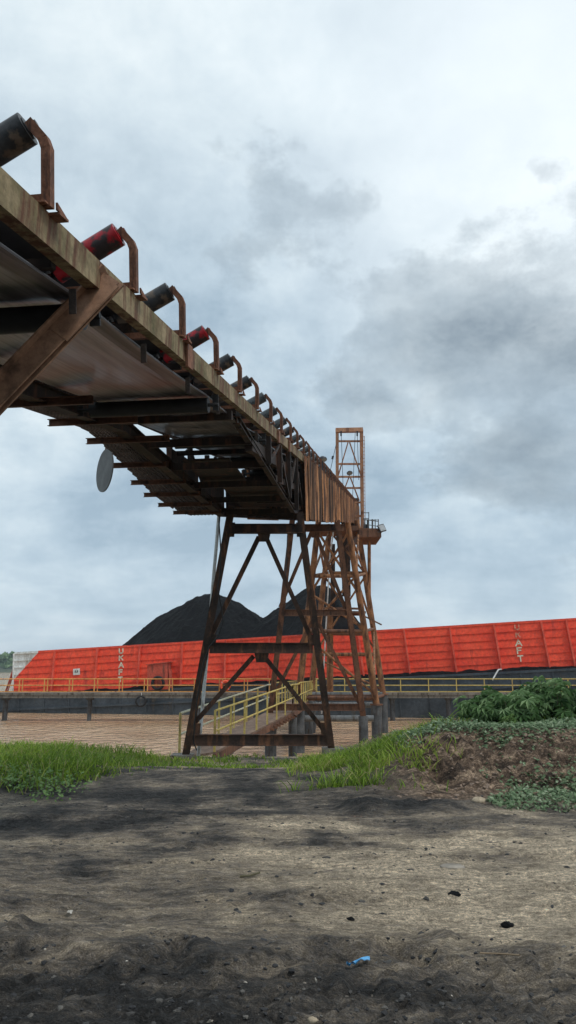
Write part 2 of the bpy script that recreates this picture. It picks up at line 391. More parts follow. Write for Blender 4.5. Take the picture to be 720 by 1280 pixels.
# ------------------------------------------------------------------ conveyor frame
O0 = Vector(at(360, 640, 0)); 
def camv(x, y, d): return Vector((x, d*math.cos(PIT)-y*math.sin(PIT), EYE+d*math.sin(PIT)+y*math.cos(PIT)))
P_0 = camv(-1.539, 1.462, 0); P_1 = camv(-1.539+.12012, 1.462-.01623, 1)
DV = P_1-P_0; DN = DV.normalized(); RV = DN.cross(Vector((0, 0, 1))).normalized(); UV = RV.cross(DN).normalized()
def T(d, r=0, t=0): return P_0+DV*d+RV*r+UV*t
D0, D1 = -3.0, 62.6
PITCH = 1.2; NI = [(2.865+n)*PITCH for n in range(-4, 50)]
def chord(d):
    return float(np.interp(d, [-5, 8.6, 14.2, 70], [-.25, -.25, -1.20, -1.24]))
conv = empty('conveyor', T(D0, -.75, -.35), 'long rusty inclined belt conveyor with row of rollers, crossing overhead to the red barge', 'conveyor')
def fn(mb):
    pass
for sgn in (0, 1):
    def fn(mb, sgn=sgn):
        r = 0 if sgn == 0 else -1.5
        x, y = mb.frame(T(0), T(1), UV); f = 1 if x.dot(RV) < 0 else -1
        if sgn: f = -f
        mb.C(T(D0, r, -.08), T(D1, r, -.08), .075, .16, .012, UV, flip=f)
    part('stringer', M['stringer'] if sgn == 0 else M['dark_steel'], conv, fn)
# stiffener splices on the near stringer
for d in (6.0, 11.5, 12.9):
    def fn(mb, d=d):
        a = T(d, .014, -.08); mb.box(a-UV*.12, a+UV*.07, .16, .022, RV)
    part('splice_plate', M['bracket'], conv, fn)
# idlers
def idler_frame_mb(full=True):
    mb = MB(); V = lambda r, t, s=0: RV*r+UV*t+DN*s
    mb.L(V(.03, .004), V(-1.53, .004), .06, .06, .008, UV)
    for sg in (0, 1):
        f = (lambda r: r) if sg == 0 else (lambda r: -1.5-r)
        pts = [V(f(.015), .0), V(f(.02), .27), V(f(.005), .315), V(f(-.065), .40)]
        for a, b_ in zip(pts[:-1], pts[1:]): mb.box(a, b_+(b_-a)*.02, .045, .045, DN)
        mb.box(V(f(.02), -.01, .04), V(f(.02), -.01, .14), .07, .012, UV)
        mb.add([V(f(.05), .0, .03), V(f(.05), .0, .14), V(f(.05), .035, .03), V(f(.04), .0, .03), V(f(.04), .0, .14), V(f(.04), .035, .03)],
               [(0, 1, 2), (5, 4, 3), (0, 3, 4, 1), (1, 4, 5, 2), (2, 5, 3, 0)])
        mb.box(V(f(-.52), .0), V(f(-.54), .16), .05, .012, DN)
    return mb
def roller_mb(a, b_, R=.075):
    mb = MB(); a = Vector(a); b_ = Vector(b_); e = (b_-a).normalized()
    mb.tube(a, b_, R, 20); mb.tube(a-e*.05, a, .018, 8); mb.tube(b_, b_+e*.03, .018, 8)
    mb.tube(a-e*.006, a, .05, 16)
    return mb
fr0 = None; rol = {}
cs_ = ['roller_grey', 'roller_black', 'roller_grey', 'roller_black', 'roller_black', 'roller_red', 'roller_black', 'roller_red', 'roller_black', 'roller_black', 'roller_grey']
rolls = []
for i, d in enumerate(NI):
    if fr0 is None: fr0 = idler_frame_mb().build('idler_frame', M['bracket'], conv, origin=(0, 0, 0), loc=T(d)-wloc(conv)); o = fr0
    else:
        o = fr0.copy(); COL.objects.link(o); o.parent = conv; o.location = T(d+random.uniform(-.03, .03), random.uniform(-.008, .008))-wloc(conv); o.rotation_euler = (random.uniform(-.02, .02), random.uniform(-.015, .015), random.uniform(-.03, .03))
    key = cs_[i] if i < len(cs_) else random.choice(['roller_black', 'roller_grey', 'roller_grey'])
    sets = [('R', key)] + ([('C', 'roller_black'), ('L', 'roller_black')] if i < 22 else [])
    for side, k in sets:
        if (side, k) not in rol:
            if side == 'R': a, b_ = RV*-.075+UV*.375, RV*-.50+UV*.165
            elif side == 'L': a, b_ = RV*-1.425+UV*.375, RV*-1.0+UV*.165
            else: a, b_ = RV*-.56+UV*.13, RV*-.94+UV*.13
            q = roller_mb(a, b_).build('roller', M[k], o, origin=(0, 0, 0), loc=(0, 0, 0)); rol[(side, k)] = q
        else:
            q = rol[(side, k)].copy(); COL.objects.link(q); q.parent = o
        if k == 'roller_red' and side == 'R': q['label'] = 'red roller'
# carrying belt and return belt
def fn(mb):
    sec = [(-.36, .325), (-.50, .25), (-.58, .212), (-.92, .212), (-1.0, .25), (-1.14, .325)]
    ds = np.linspace(D0, D1, 60)
    vs = [T(d, r, t) for d in ds for r, t in sec]+[T(d, r, t-.012) for d in ds for r, t in sec]
    n = len(sec); o = len(ds)*n; f = []
    for i in range(len(ds)-1):
        for j in range(n-1):
            a = i*n+j; f.append((a, a+1, a+1+n, a+n)); f.append((o+a+n, o+a+1+n, o+a+1, o+a))
        f.append((i*n, i*n+n, o+i*n+n, o+i*n)); f.append((i*n+n-1, o+i*n+n-1, o+i*n+2*n-1, i*n+2*n-1))
    mb.add(vs, f, True)
part('carrying_belt', M['black_rubber'], conv, fn)
RET = [4.15+3.1*k for k in range(-2, 19)]
def fn(mb):
    rs = [-.13, -.135, -.17, -.175, -.21, -.215, -.25]+list(np.linspace(-.3, -1.27, 9)); ds = []
    for a, b_ in zip(RET[:-1], RET[1:]): ds += list(np.linspace(a, b_, 7)[:-1])
    def tt(d, j, r):
        k = ((d-RET[0]) % 3.1)/3.1; sag = .035*4*k*(1-k)
        rib = (.006 if (j % 2 == 0) else 0) if j < 7 else 0
        return -.20-sag-rib+.012*math.sin(r*9+d*.5)*(4*k*(1-k))
    n = len(rs)
    vs = [T(d, r, tt(d, j, r)) for d in ds for j, r in enumerate(rs)]+[T(d, r, tt(d, j, r)+.014) for d in ds for j, r in enumerate(rs)]
    o = len(ds)*n; f = []
    for i in range(len(ds)-1):
        for j in range(n-1):
            a = i*n+j; f.append((a, a+1, a+1+n, a+n)); f.append((o+a+n, o+a+1+n, o+a+1, o+a))
        f.append((i*n, i*n+n, o+i*n+n, o+i*n)); f.append((i*n+n-1, o+i*n+n-1, o+i*n+2*n-1, i*n+2*n-1))
    mb.add(vs, f, False)
part('return_belt', M['belt'], conv, fn)
r0 = None
for d in RET:
    if r0 is None:
        mb = MB(); mb.tube(RV*-.12-UV*.292, RV*-1.32-UV*.292, .075, 20); mb.tube(RV*-.02-UV*.292, RV*-1.45-UV*.292, .02, 8)
        for r in (-.05, -1.43): mb.box(RV*r-UV*.19, RV*r-UV*.35, .06, .012, DN)
        r0 = mb.build('return_roller', M['black_rubber'], conv, origin=(0, 0, 0), loc=T(d)-wloc(conv))
    else:
        q = r0.copy(); COL.objects.link(q); q.parent = conv; q.location = T(d)-wloc(conv)
# hangers beneath the stringer, chords, posts, ties
def each(nm, mat, items):
    for a, b_, w_, h_, up_ in items:
        q = MB(); q.box(a, b_, w_, h_, up_); q.build(nm, M[mat], conv)
each('hanger', 'grating', [(T(d+.5, -.09, -.205), T(d+.5, -.09, -.34), .04, .008, DN) for d in NI])
for r, a0 in ((-1.5, D0), (-.10, 8.6)):
    def fn(mb, r=r, a0=a0):
        ks = [a0, 8.6, 14.2, 30, 46, D1] if a0 < 8 else [8.6, 14.2, 30, 46, D1]
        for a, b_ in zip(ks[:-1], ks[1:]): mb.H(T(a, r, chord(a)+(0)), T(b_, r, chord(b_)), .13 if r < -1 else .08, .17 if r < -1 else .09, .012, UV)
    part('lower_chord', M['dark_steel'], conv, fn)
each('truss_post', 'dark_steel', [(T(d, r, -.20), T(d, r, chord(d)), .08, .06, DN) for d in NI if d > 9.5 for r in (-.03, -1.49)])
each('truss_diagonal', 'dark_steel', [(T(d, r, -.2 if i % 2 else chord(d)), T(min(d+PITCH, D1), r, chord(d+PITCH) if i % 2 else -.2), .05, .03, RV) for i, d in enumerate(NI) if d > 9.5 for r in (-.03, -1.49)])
each('cross_tie', 'dark_steel', [(T(d, -.08, chord(d)), T(d, -1.42, chord(d)), .08, .10, UV) for d in NI if d > 7.5]+[(T(d+.25, -.08, -.16), T(d+.25, -1.42, -.16), .05, .05, UV) for d in NI if d < 55])
each('middle_tie', 'dark_steel', [(T(d+.3, -.02, chord(d)*.62), T(d+.3, -1.48, chord(d)*.62), .06, .07, UV) for d in NI if d > 10.5])
each('floor_brace', 'dark_steel', [(T(d, -.08, chord(d)+.03), T(d+PITCH, -1.42, chord(d)+.03), .05, .03, UV) for d in NI if d > 13])
def fn(mb):      # floor plates and dark cable trays inside the truss
    mb.box(T(13.6, -.42, -1.05), T(D1, -.42, -1.08), .55, .02, UV)
    mb.box(T(14.5, -1.1, -1.10), T(D1, -1.1, -1.12), .5, .02, UV)
    mb.box(T(9.5, -.12, -.44), T(24, -.12, -.52), .10, .16, UV)
    mb.box(T(11.6, -.10, -.74), T(22, -.10, -.78), .08, .10, UV)
part('cable_tray', M['dark_steel'], conv, fn)
part('side_panel', M['dark_steel'], conv, lambda mb: [mb.box(T(a, -1.46, -.22+.5*chord(a)+.02), T(b_, -1.46, -.22+.5*chord(b_)+.02), .02, h_, UV) for a, b_, h_ in ((10.6, 12.2, .34), (12.4, 14.2, .56), (14.5, 17.4, .78))])
part('floor_plate', M['dark_steel'], conv, lambda mb: mb.box(T(12.4, -.62, chord(12.4)+.09), T(14.3, -.62, chord(14.3)+.09), .95, .02, UV))
part('floor_plate', M['dark_steel'], conv, lambda mb: mb.box(T(10.6, -.95, chord(10.6)+.09), T(12.1, -.95, chord(12.1)+.09), .7, .02, UV))
# side walkway on the far side of the belt
def wend(d): return float(np.interp(d, [0, 7.7, 9, 10.3, 12.1, 13.2, 14.6], [-1.98, -1.98, -2.06, -2.18, -2.36, -2.38, -2.2]))
jo = [7.73-1.22*k for k in range(8, 0, -1)]+[7.73, 8.95, 10.15, 11.2, 12.1, 12.95, 13.7]
for d in jo:
    def fn(mb, d=d):
        mb.C(T(d, -1.0 if d < 9 else -1.4, chord(d)-.08), T(d, wend(d), chord(d)-.08), .05, .075, .008, UV)
    part('walkway_joist', M['brown_steel'], conv, fn)
def fn(mb):
    d = D0
    while d < 14.2:
        w = wend(d)+.12; t0 = chord(d)-.035; t1 = chord(d+.3)-.035
        for k in range(9):
            r = -1.57+(w+1.57)*k/8
            mb.box(T(d, r, t0), T(d+.3, r, t1), .012, .03, UV)
        for k in range(4):
            mb.box(T(d+.075*k, -1.57, t0+(t1-t0)*k/4), T(d+.075*k, w, t0+(t1-t0)*k/4), .012, .02, UV)
        d += .3
part('walkway_grating', M['grating'], conv, fn)
# diagonal prop near the camera, from the stringer down to a footing at the left
A = at(138, 347, 4.12); B_ = at(-800, 1320, 3.2)
def fn(mb):
    e = (B_-A).normalized()
    mb.prism(A-e*.02, B_, [(-.066, -.05), (.066, -.05), (.066, -.038), (-.054, -.038), (-.054, .05), (-.066, .05)], (0, -1, .3)); mb.box(A, B_, .132, .012, (0, -1, .3))
    q = A+e*.02; mb.box(q-Vector((0, .004, 0)), q+e*.42-Vector((0, .004, 0)), .17, .012, (0, -1, .3))
part('diagonal_prop', M['brace'], conv, fn)
part('prop_footing', M['concrete'], conv, lambda mb: mb.box(B_-Vector((0, 0, .3)), B_+Vector((0, 0, .12)), .6, .6, (0, 1, 0)))
# rusty cladding
def sheet_mb(w, hgt, sign):
    mb = MB(); n = max(8, int(w/.0775)); vs = []; fs = []
    for i in range(n+1):
        s = w*i/n-.01; off = .022 if (i % 4) in (1, 2) else 0
        for t in (0, -hgt): vs.append(DN*s+RV*(off*sign)+UV*t)
    for i in range(n): a = i*2; fs.append((a, a+1, a+3, a+2) if sign > 0 else (a+2, a+3, a+1, a))
    for i in range(n+1):
        s = w*i/n-.01; off = .022 if (i % 4) in (1, 2) else 0
        for t in (0, -hgt): vs.append(DN*s+RV*((off-.003)*sign)+UV*t)
    o = 2*(n+1)
    for i in range(n): a = o+i*2; fs.append((a+2, a+3, a+1, a) if sign > 0 else (a, a+1, a+3, a+2))
    mb.add(vs, fs); return mb
s0 = None; d = 15.25; i = 0
while d < 62.2:
    off = T(d, .035+.022*(i % 2)+random.uniform(0, .012), -.03+random.uniform(-.04, .05))-wloc(conv)
    if s0 is None: s0 = sheet_mb(.55, 1.36, 1).build('cladding_sheet', M['sheet'], conv, origin=(0, 0, 0), loc=off); o = s0
    else: o = s0.copy(); COL.objects.link(o); o.parent = conv; o.location = off
    o.rotation_euler = (random.uniform(-.02, .02), random.uniform(-.012, .012), random.uniform(-.015, .015))
    d += .51; i += 1
s1 = None; d = 17.5
while d < 57:
    off = T(d, -1.57, -.1+random.uniform(-.05, .05))-wloc(conv)
    if s1 is None: s1 = sheet_mb(5.6, 1.2, -1).build('cladding_sheet', M['sheet'], conv, origin=(0, 0, 0), loc=off)
    else: o = s1.copy(); COL.objects.link(o); o.parent = conv; o.location = off
    d += 5.7
# discharge chute at the far end
def fn(mb):
    c = T(D1+.4, -.75, -.3)
    mb.box(c+Vector((0, 0, .9)), c-Vector((0, 0, 1.2)), 1.5, 1.6, DN)
    mb.prism(c-Vector((0, 0, 1.2)), c-Vector((0, 0, 4.2)), [(-.35, -.35), (.35, -.35), (.35, .35), (-.35, .35)], DN)
part('discharge_chute', M['dark_steel'], conv, fn)

# ------------------------------------------------------------------ things hung on the conveyor
D = 9.9; c = at(131, 588, D)
disc = empty('round_plate', c, 'plain grey round plate hanging on a short rod under the conveyor walkway', 'hanging plate')
nrm = Vector((.82, .57, 0))
part('disc', M['disc'], disc, lambda mb: mb.tube(c-nrm*.008, c+nrm*.008, .295, 40))
part('rod', M['brown_steel'], disc, lambda mb: mb.tube(c+Vector((0, 0, .29)), c+Vector((0, 0, .56)), .012, 8))

def floodlight(p, R, label, aim, arm):
    o = empty('floodlight', p, label, 'floodlight', 'floodlights on the loader')
    aim = Vector(aim).normalized(); p = Vector(p)
    part('lamp_housing', M['lamp'], o, lambda mb: (mb.tube(p-aim*R*.5, p, R*.55, 18, R), mb.tube(p, p+aim*R*.25, R, 18)))
    part('lens', M['glass'], o, lambda mb: mb.tube(p+aim*(R*.25+.001), p+aim*(R*.25+.012), R*.88, 18))
    part('bracket', M['lamp'], o, lambda mb: mb.path([p-aim*R*.4, p+Vector(arm)*.5, p+Vector(arm)], R*.12, 6))
    return o
floodlight(at(403, 574, 21.2), .13, 'small dark round floodlight on the conveyor top edge, left of the mast', (.2, -.3, -1), T(21.2, 0, -.04)-at(403, 574, 21.2))
floodlight(at(437, 591, 49.6), .2, 'small dark round floodlight halfway up inside the mast', (.1, -.5, -1), (.0, .35, -.25))

# ------------------------------------------------------------------ trestles
def ptube(mb, a, b_, d, r, n=14): mb.tube(at(a[0], a[1], d), at(b_[0], b_[1], d), r, n)
def trestle(name, label, d, spec, mat, w, h):
    base = at(*spec['base'], d); o = empty(name, base, label, 'trestle')
    FW = Vector((0, 1, 0))
    for a, b_ in spec['legs']:
        part('leg', mat, o, lambda mb: mb.H(at(*a, d), at(*b_, d), w, w, .016, FW))
    for a, b_, hh in spec['beams']:
        part('cross_beam', mat, o, lambda mb: mb.H(at(*a, d-.03), at(*b_, d-.03), w*.9, hh, .016, (0, 0, 1)))
    for a, b_ in spec['braces']:
        part('brace', mat, o, lambda mb: mb.L(at(*a, d+.02), at(*b_, d+.02), h, h, .014, FW))
    for x, y, s, t in spec['gussets']:
        def fn(mb):
            q = [at(x-s, y-t, d-.06), at(x+s, y-t, d-.06), at(x+s*.75, y+t, d-.06), at(x-s*.75, y+t, d-.06)]
            mb.add(q+[p+Vector((0, .016, 0)) for p in q], [(3, 2, 1, 0), (4, 5, 6, 7), (0, 1, 5, 4), (1, 2, 6, 5), (2, 3, 7, 6), (3, 0, 4, 7)])
        part('gusset_plate', mat, o, fn)
    return o
d = 14.8
t1 = trestle('steel_trestle', 'dark brown steel trestle nearest to us, standing in the grass at the bank', d, dict(
    base=(323, 940), legs=[((290, 632), (231, 950)), ((374.5, 640), (415, 942))],
    beams=[((286, 661), (378, 661), .19), ((262, 810), (391, 810), .21), ((238, 925), (414, 925), .22)],
    braces=[((326, 672), (266, 796)), ((336, 672), (393, 800)), ((319, 822), (243, 908)), ((335, 822), (408, 912))],
    gussets=[(330, 672, 8, 5), (327, 822, 9, 6), (245, 911, 6, 7), (406, 911, 6, 8), (265, 800, 6, 7), (389, 800, 5, 7), (289, 662, 5, 9), (374, 662, 4, 9)]), M['trestle'], .135, .09)
for q in ((228, 946), (416, 938)):
    p = at(*q, d); part('footing', M['concrete'], t1, lambda mb: mb.box(Vector((p.x, p.y, -.6)), Vector((p.x, p.y, p.z+.05)), .42, .5, (0, 1, 0)))
d = 27.
t2 = trestle('steel_trestle', 'reddish brown steel trestle behind the nearest one, its piles in the water beside the gangway', d, dict(
    base=(396, 900), legs=[((366, 645), (337, 899)), ((421, 650), (454, 896))],
    beams=[((352, 660), (430, 660), .26), ((354, 766), (437, 766), .22), ((337, 884), (455, 884), .24)],
    braces=[((392, 664), (352, 760)), ((396, 664), (434, 760)), ((394, 774), (341, 878)), ((398, 774), (451, 878))],
    gussets=[(394, 668, 6, 4), (396, 775, 6, 4)]), M['brown_steel'], .20, .13)
for q in ((337, 898), (454, 895)):
    p = at(*q, d); part('pile', M['pile'], t2, lambda mb: mb.tube(Vector((p.x, p.y, -4.5)), Vector((p.x, p.y, p.z)), .17, 18))
# pipe tower
df, dr = 38., 47.
tw = empty('pipe_tower', at(425, 885, df), 'tall tower of rusty orange pipes standing in the river on grey piles under the conveyor', 'tower')
LEG = dict(fl=((398, 652), (374, 866), df), fr=((434, 650), (470.5, 881), df), rl=((413, 655), (389, 864), dr), rr=((446, 650), (479, 868), dr))
def onleg(k, y):
    a, b_, d = LEG[k]; u = (y-a[1])/(b_[1]-a[1]); return at(a[0]+(b_[0]-a[0])*u, y, d)
for k, (a, b_, d) in LEG.items():
    part('leg', M['orange_pipe'], tw, lambda mb: mb.tube(at(*a, d), at(*b_, d), .15 if k[0] == 'f' else .165, 18, .175 if k[0] == 'f' else .19))
    p = at(*b_, d); part('pile', M['pile'], tw, lambda mb: mb.tube(Vector((p.x, p.y, -6)), p+Vector((0, 0, -.02)), .27 if k[0] == 'f' else .26, 20))
    part('flange', M['brown_steel'], tw, lambda mb: mb.tube(p-Vector((0, 0, .02)), p+Vector((0, 0, .05)), .33, 20))
def strut(k1, y1, k2, y2, r=.11, mat='orange_pipe', nm='brace'):
    part(nm, M[mat], tw, lambda mb: mb.tube(onleg(k1, y1), onleg(k2, y2), r, 12))
for y, mt in ((720, 'orange_pipe'), (789, 'brown_steel'), (872, 'brown_steel')):
    strut('fl', y, 'fr', y, .10, mt, 'cross_beam'); strut('fl', y, 'rl', y-3, .09, mt, 'cross_beam'); strut('fr', y, 'rr', y-3, .09, mt, 'cross_beam')
strut('rl', 818, 'rr', 818, .12, nm='cross_beam'); strut('rl', 716, 'rr', 716, .1, nm='cross_beam')
for a, b_, y0, y1 in (('fl', 'fr', 664, 742), ('fr', 'fl', 664, 742), ('fl', 'fr', 742, 786), ('fl', 'fr', 795, 868), ('fr', 'fl', 720, 789),
                      ('rl', 'rr', 664, 716), ('rr', 'rl', 664, 716), ('rl', 'rr', 720, 815), ('rr', 'rl', 720, 815), ('rl', 'rr', 822, 862),
                      ('fl', 'rl', 664, 717), ('rl', 'fl', 664, 720), ('fr', 'rr', 664, 717), ('rr', 'fr', 664, 720), ('fl', 'rl', 722, 788), ('fr', 'rr', 722, 788), ('rr', 'fr', 790, 868)):
    strut(a, y0, b_, y1, .065)
for y, dd, xx in ((881, 40., (382, 466)), (898, 36., (370, 467)), (868, 46, (385, 478))):
    part('pipe', M['greypipe'], tw, lambda mb: mb.tube(at(xx[0], y, dd), at(xx[1], y, dd), .15, 16))
for q, dd in (((374, 880), 36.), ((385, 872), 40)):
    p = at(*q, dd); part('pile', M['pile'], tw, lambda mb: mb.tube(Vector((p.x, p.y, -6)), p, .26, 18))
for y in (876,):
    part('cross_beam', M['brown_steel'], tw, lambda mb: mb.H(at(376, y-4, 39), at(472, y-4, 39), .25, .3, .02))
# top platform, machine deck
def fn(mb):
    mb.box(at(446, 671, 47.5), at(473, 671, 47.5), 3.0, .55)
    mb.box(at(395, 664, 47.5), at(446, 664, 47.5), 2.2, .3)
part('platform', M['brown_steel'], tw, fn)
part('platform_post', M['orange_pipe'], tw, lambda mb: mb.tube(at(461.5, 676, 47), at(461.5, 745, 47), .11, 12))
part('platform_post', M['orange_pipe'], tw, lambda mb: mb.tube(at(461.5, 745, 47), at(478, 850, 47.2), .1, 12))
def fn(mb):
    for y in (652, 658): mb.tube(at(454, y-3, 46.2), at(473, y, 46.2), .025, 6)
    for x in (456, 460, 465, 469, 473): mb.tube(at(x, 649, 46.2), at(x, 667, 46.2), .028, 6)
    for x in (459, 466, 473): mb.tube(at(x, 649, 48.8), at(x, 667, 48.8), .028, 6)
    mb.tube(at(455, 650, 48.8), at(473, 650, 48.8), .025, 6); mb.tube(at(473, 650, 48.8), at(473, 651, 46.2), .025, 6)
    for y in (641, 648): mb.tube(at(454, y, 47.2), at(461, y, 47.2), .025, 6)
    mb.tube(at(461, 640, 47.2), at(461, 666, 47.2), .025, 6)
part('railing', M['greypipe'], tw, fn)
part('control_box', M['lamp'], tw, lambda mb: mb.box(at(457.5, 656, 47.4), at(457.5, 665, 47.4), .3, .3, (0, 1, 0)))
def fn(mb):
    for y in (760, 766): mb.box(at(405, y, 50), at(455, y+1, 50), 2.4 if y == 766 else .12, .14)
    for x in (408, 430, 452): mb.box(at(x, 760, 50), at(x, 792, 50), .16, .16, (0, 1, 0))
    mb.box(at(404, 790, 50), at(455, 791, 50), 2.6, .3)
    mb.tube(at(455, 770, 48.5), at(477, 781, 48.5), .05, 8)
part('machine_deck', M['brown_steel'], tw, fn)
part('winch_housing', M['lamp'], tw, lambda mb: (mb.box(at(426, 771, 50), at(426, 788, 50), 1.3, 1.6, (0, 1, 0)), mb.box(at(426, 769.5, 50), at(426, 771, 50), 1.5, 1.8, (0, 1, 0))))
part('standpipe', M['orange_pipe'], tw, lambda mb: mb.tube(at(412.5, 768, 49), at(412.5, 868, 49), .22, 16))
part('coal_chute', M['dark_steel'], tw, lambda mb: (mb.box(at(432, 664, 51), at(433, 745, 51), .55, .55, (0, 1, 0)), mb.box(at(416, 680, 51), at(416, 760, 51), .3, .3, (0, 1, 0))))
# mast
def fn(mb):
    d = 49.5
    mb.box(at(421.5, 537, d), at(421.5, 668, d), .20, .20, (0, 1, 0)); mb.box(at(451.8, 537, d), at(453, 668, d), .22, .22, (0, 1, 0))
    mb.box(at(419.5, 538.2, d), at(453.5, 537.5, d), .3, .28)
    for y in (551.5, 580, 596, 610, 628, 645): mb.box(at(422, y, d+.02), at(451.5, y, d+.02), .1, .12)
    for a, b_ in (((435, 553), (423, 594)), ((437, 553), (451, 594)), ((436, 597), (425, 626)), ((438, 597), (449, 626))):
        mb.box(at(*a, d+.05), at(*b_, d+.05), .08, .08, (0, 1, 0))
part('mast', M['mast'], tw, fn)
def fn(mb):
    d = 49.5
    for x in (453.9, 455.6): mb.tube(at(x, 545, d), at(x+1, 660, d), .018, 6)
    for y in np.arange(546, 660, 4.5): mb.box(at(453.6, y, d), at(456.1, y, d), .03, .03)
part('ladder', M['mast'], tw, fn)
def fn(mb):
    d = 49.3
    for a, b_ in (((426.5, 540), (430, 640)), ((446.5, 540), (448.5, 600)), ((444, 541), (440, 640)), ((420, 556), (409, 606))):
        mb.tube(at(*a, d), at(*b_, d), .018, 6)
    for x in (426.3, 446.5): mb.box(at(x, 539, d), at(x, 545, d), .1, .16, (0, 1, 0))
    mb.tube(at(416.3, 570, d), at(415.3, 574, d), .07, 8)
part('hoist_cable', M['lamp'], tw, fn)
p = at(478, 660, 46); fl = floodlight(p, .01, 'square floodlight on an arm at the right end of the tower platform', (.3, -.7, -.5), (0, 0, -.1))
for c_ in list(fl.children): bpy.data.objects.remove(c_)
part('lamp_housing', M['lamp'], fl, lambda mb: mb.box(p+Vector((-.12, .1, .22)), p+Vector((.05, -.02, -.22)), .42, .12, (.3, -1, 0)))
part('lens', M['glass'], fl, lambda mb: mb.box(p+Vector((-.09, .02, .18)), p+Vector((.06, -.09, -.18)), .35, .02, (.3, -1, 0)))
part('bracket', M['greypipe'], fl, lambda mb: mb.path([at(472, 665, 46), at(477, 665.5, 46), p], .03, 6))
# hose and pole
pl = MB(); pl.tube(at(275, 628, 15.3), at(247.5, 950, 15.3), .037, 12)
tag(pl.build('leaning_pole', M['pole'], origin=at(247.5, 945, 15.3)), 'thin pale grey pole leaning beside the left leg of the nearest trestle', 'pole')
cb = MB(); cb.path([at(*q, 14.55) for q in ((276, 625), (274, 655), (276, 690), (275, 718), (272, 735), (277, 760), (279, 778), (273, 795), (262, 808), (254, 830), (247, 870), (243, 905), (242, 928), (246, 938))], .014, 6)
tag(cb.build('power_cable', M['black_rubber']), 'black cable drooping down the left leg of the nearest trestle', 'cable')
rp = MB(); rp.path([at(*q, 44) for q in ((418, 655), (412, 700), (410, 740), (407, 790), (405, 830), (402.5, 870), (402, 892))], .04, 6)
tag(rp.build('white_rope', M['rope']), 'thin white rope hanging down through the middle of the pipe tower', 'rope')
hr = MB(); hr.tube(at(360, 655, 20), at(357, 720, 20), .012, 6)
tag(hr.build('hanging_wire', M['lamp']), 'thin dark wire hanging under the conveyor between the first two trestles', 'wire')

# ------------------------------------------------------------------ gangway with yellow rails
A_l, A_r = at(224, 946, 17.0), at(268, 940, 17.6); B_l, B_r = at(334, 889, 27.6), at(366, 889, 27.2)
gw = empty('gangway', (A_l+A_r)/2, 'brown gangway with yellow handrails going from the bank over the water behind the nearest trestle', 'gangway')
C_l, C_r = at(344, 884, 31), at(374, 884, 31); E_l, E_r = at(377, 868, 54.5), at(396, 868, 54.5)
def ribbon(mb, a, b_, c, d_, th):
    q = [a, b_, c, d_]; w = [p-Vector((0, 0, th)) for p in q]
    mb.add(q+w, [(0, 1, 2, 3), (7, 6, 5, 4), (0, 4, 5, 1), (1, 5, 6, 2), (2, 6, 7, 3), (3, 7, 4, 0)])
def fn(mb):
    ribbon(mb, A_l, A_r, B_r, B_l, .05); ribbon(mb, B_l, B_r, C_r, C_l, .06); ribbon(mb, C_l, C_r, E_r, E_l, .06)
part('deck', M['plank'], gw, fn)
def fn(mb):
    dn = Vector((0, 0, .14))
    for a, b_ in ((A_l, B_l), (A_r, B_r), (B_l, C_l), (B_r, C_r), (C_l, E_l), (C_r, E_r)): mb.box(a-dn, b_-dn, .08, .18)
    for k in range(9):                        # treads jutting under the deck edge
        q = B_r.lerp(A_r, k/20); mb.box(q+Vector((-.05, 0, -.1)), q+Vector((.16, 0, -.2)), .12, .06)
part('side_beam', M['brown_steel'], gw, fn)
part('support_strut', M['greypipe'], gw, lambda mb: (mb.tube(at(262, 962, 18), at(330, 905, 24), .07, 10), mb.tube(at(356, 900, 30), at(330, 870, 36), .07, 10)))
for q in ((340, 905, 27.6), (366, 905, 29), (392, 878, 50)):
    p = at(*q); part('pile', M['pile'], gw, lambda mb: mb.tube(Vector((p.x, p.y, -6)), p+Vector((0, 0, .35)), .17, 16))
def rail(parent, a, b_, n, mat_post, mat_rail, hgt=1.0, r=.028, ends=True):
    for k in range(n+1):
        q = a.lerp(b_, k/n); part('railing_post', M[mat_post], parent, lambda mb: mb.box(q, q+Vector((0, 0, hgt)), r*1.9, r*1.9, (0, 1, 0)))
    def fr(mb):
        for h in (hgt, hgt*.5): mb.tube(a+Vector((0, 0, h)), b_+Vector((0, 0, h)), r, 8)
    part('handrail', M[mat_rail], parent, fr)
rail(gw, A_l+Vector((0, 0, .02)), B_l, 6, 'yellow', 'cream', .95)
rail(gw, A_r, B_r, 7, 'yellow', 'yellow', .95)
rail(gw, B_l, C_l, 2, 'cream', 'cream', .95); rail(gw, B_r, C_r, 3, 'yellow', 'yellow', .95)
rail(gw, C_l, E_l, 12, 'yellow', 'yellow', 1.0); rail(gw, C_r, E_r, 12, 'yellow', 'yellow', 1.0)

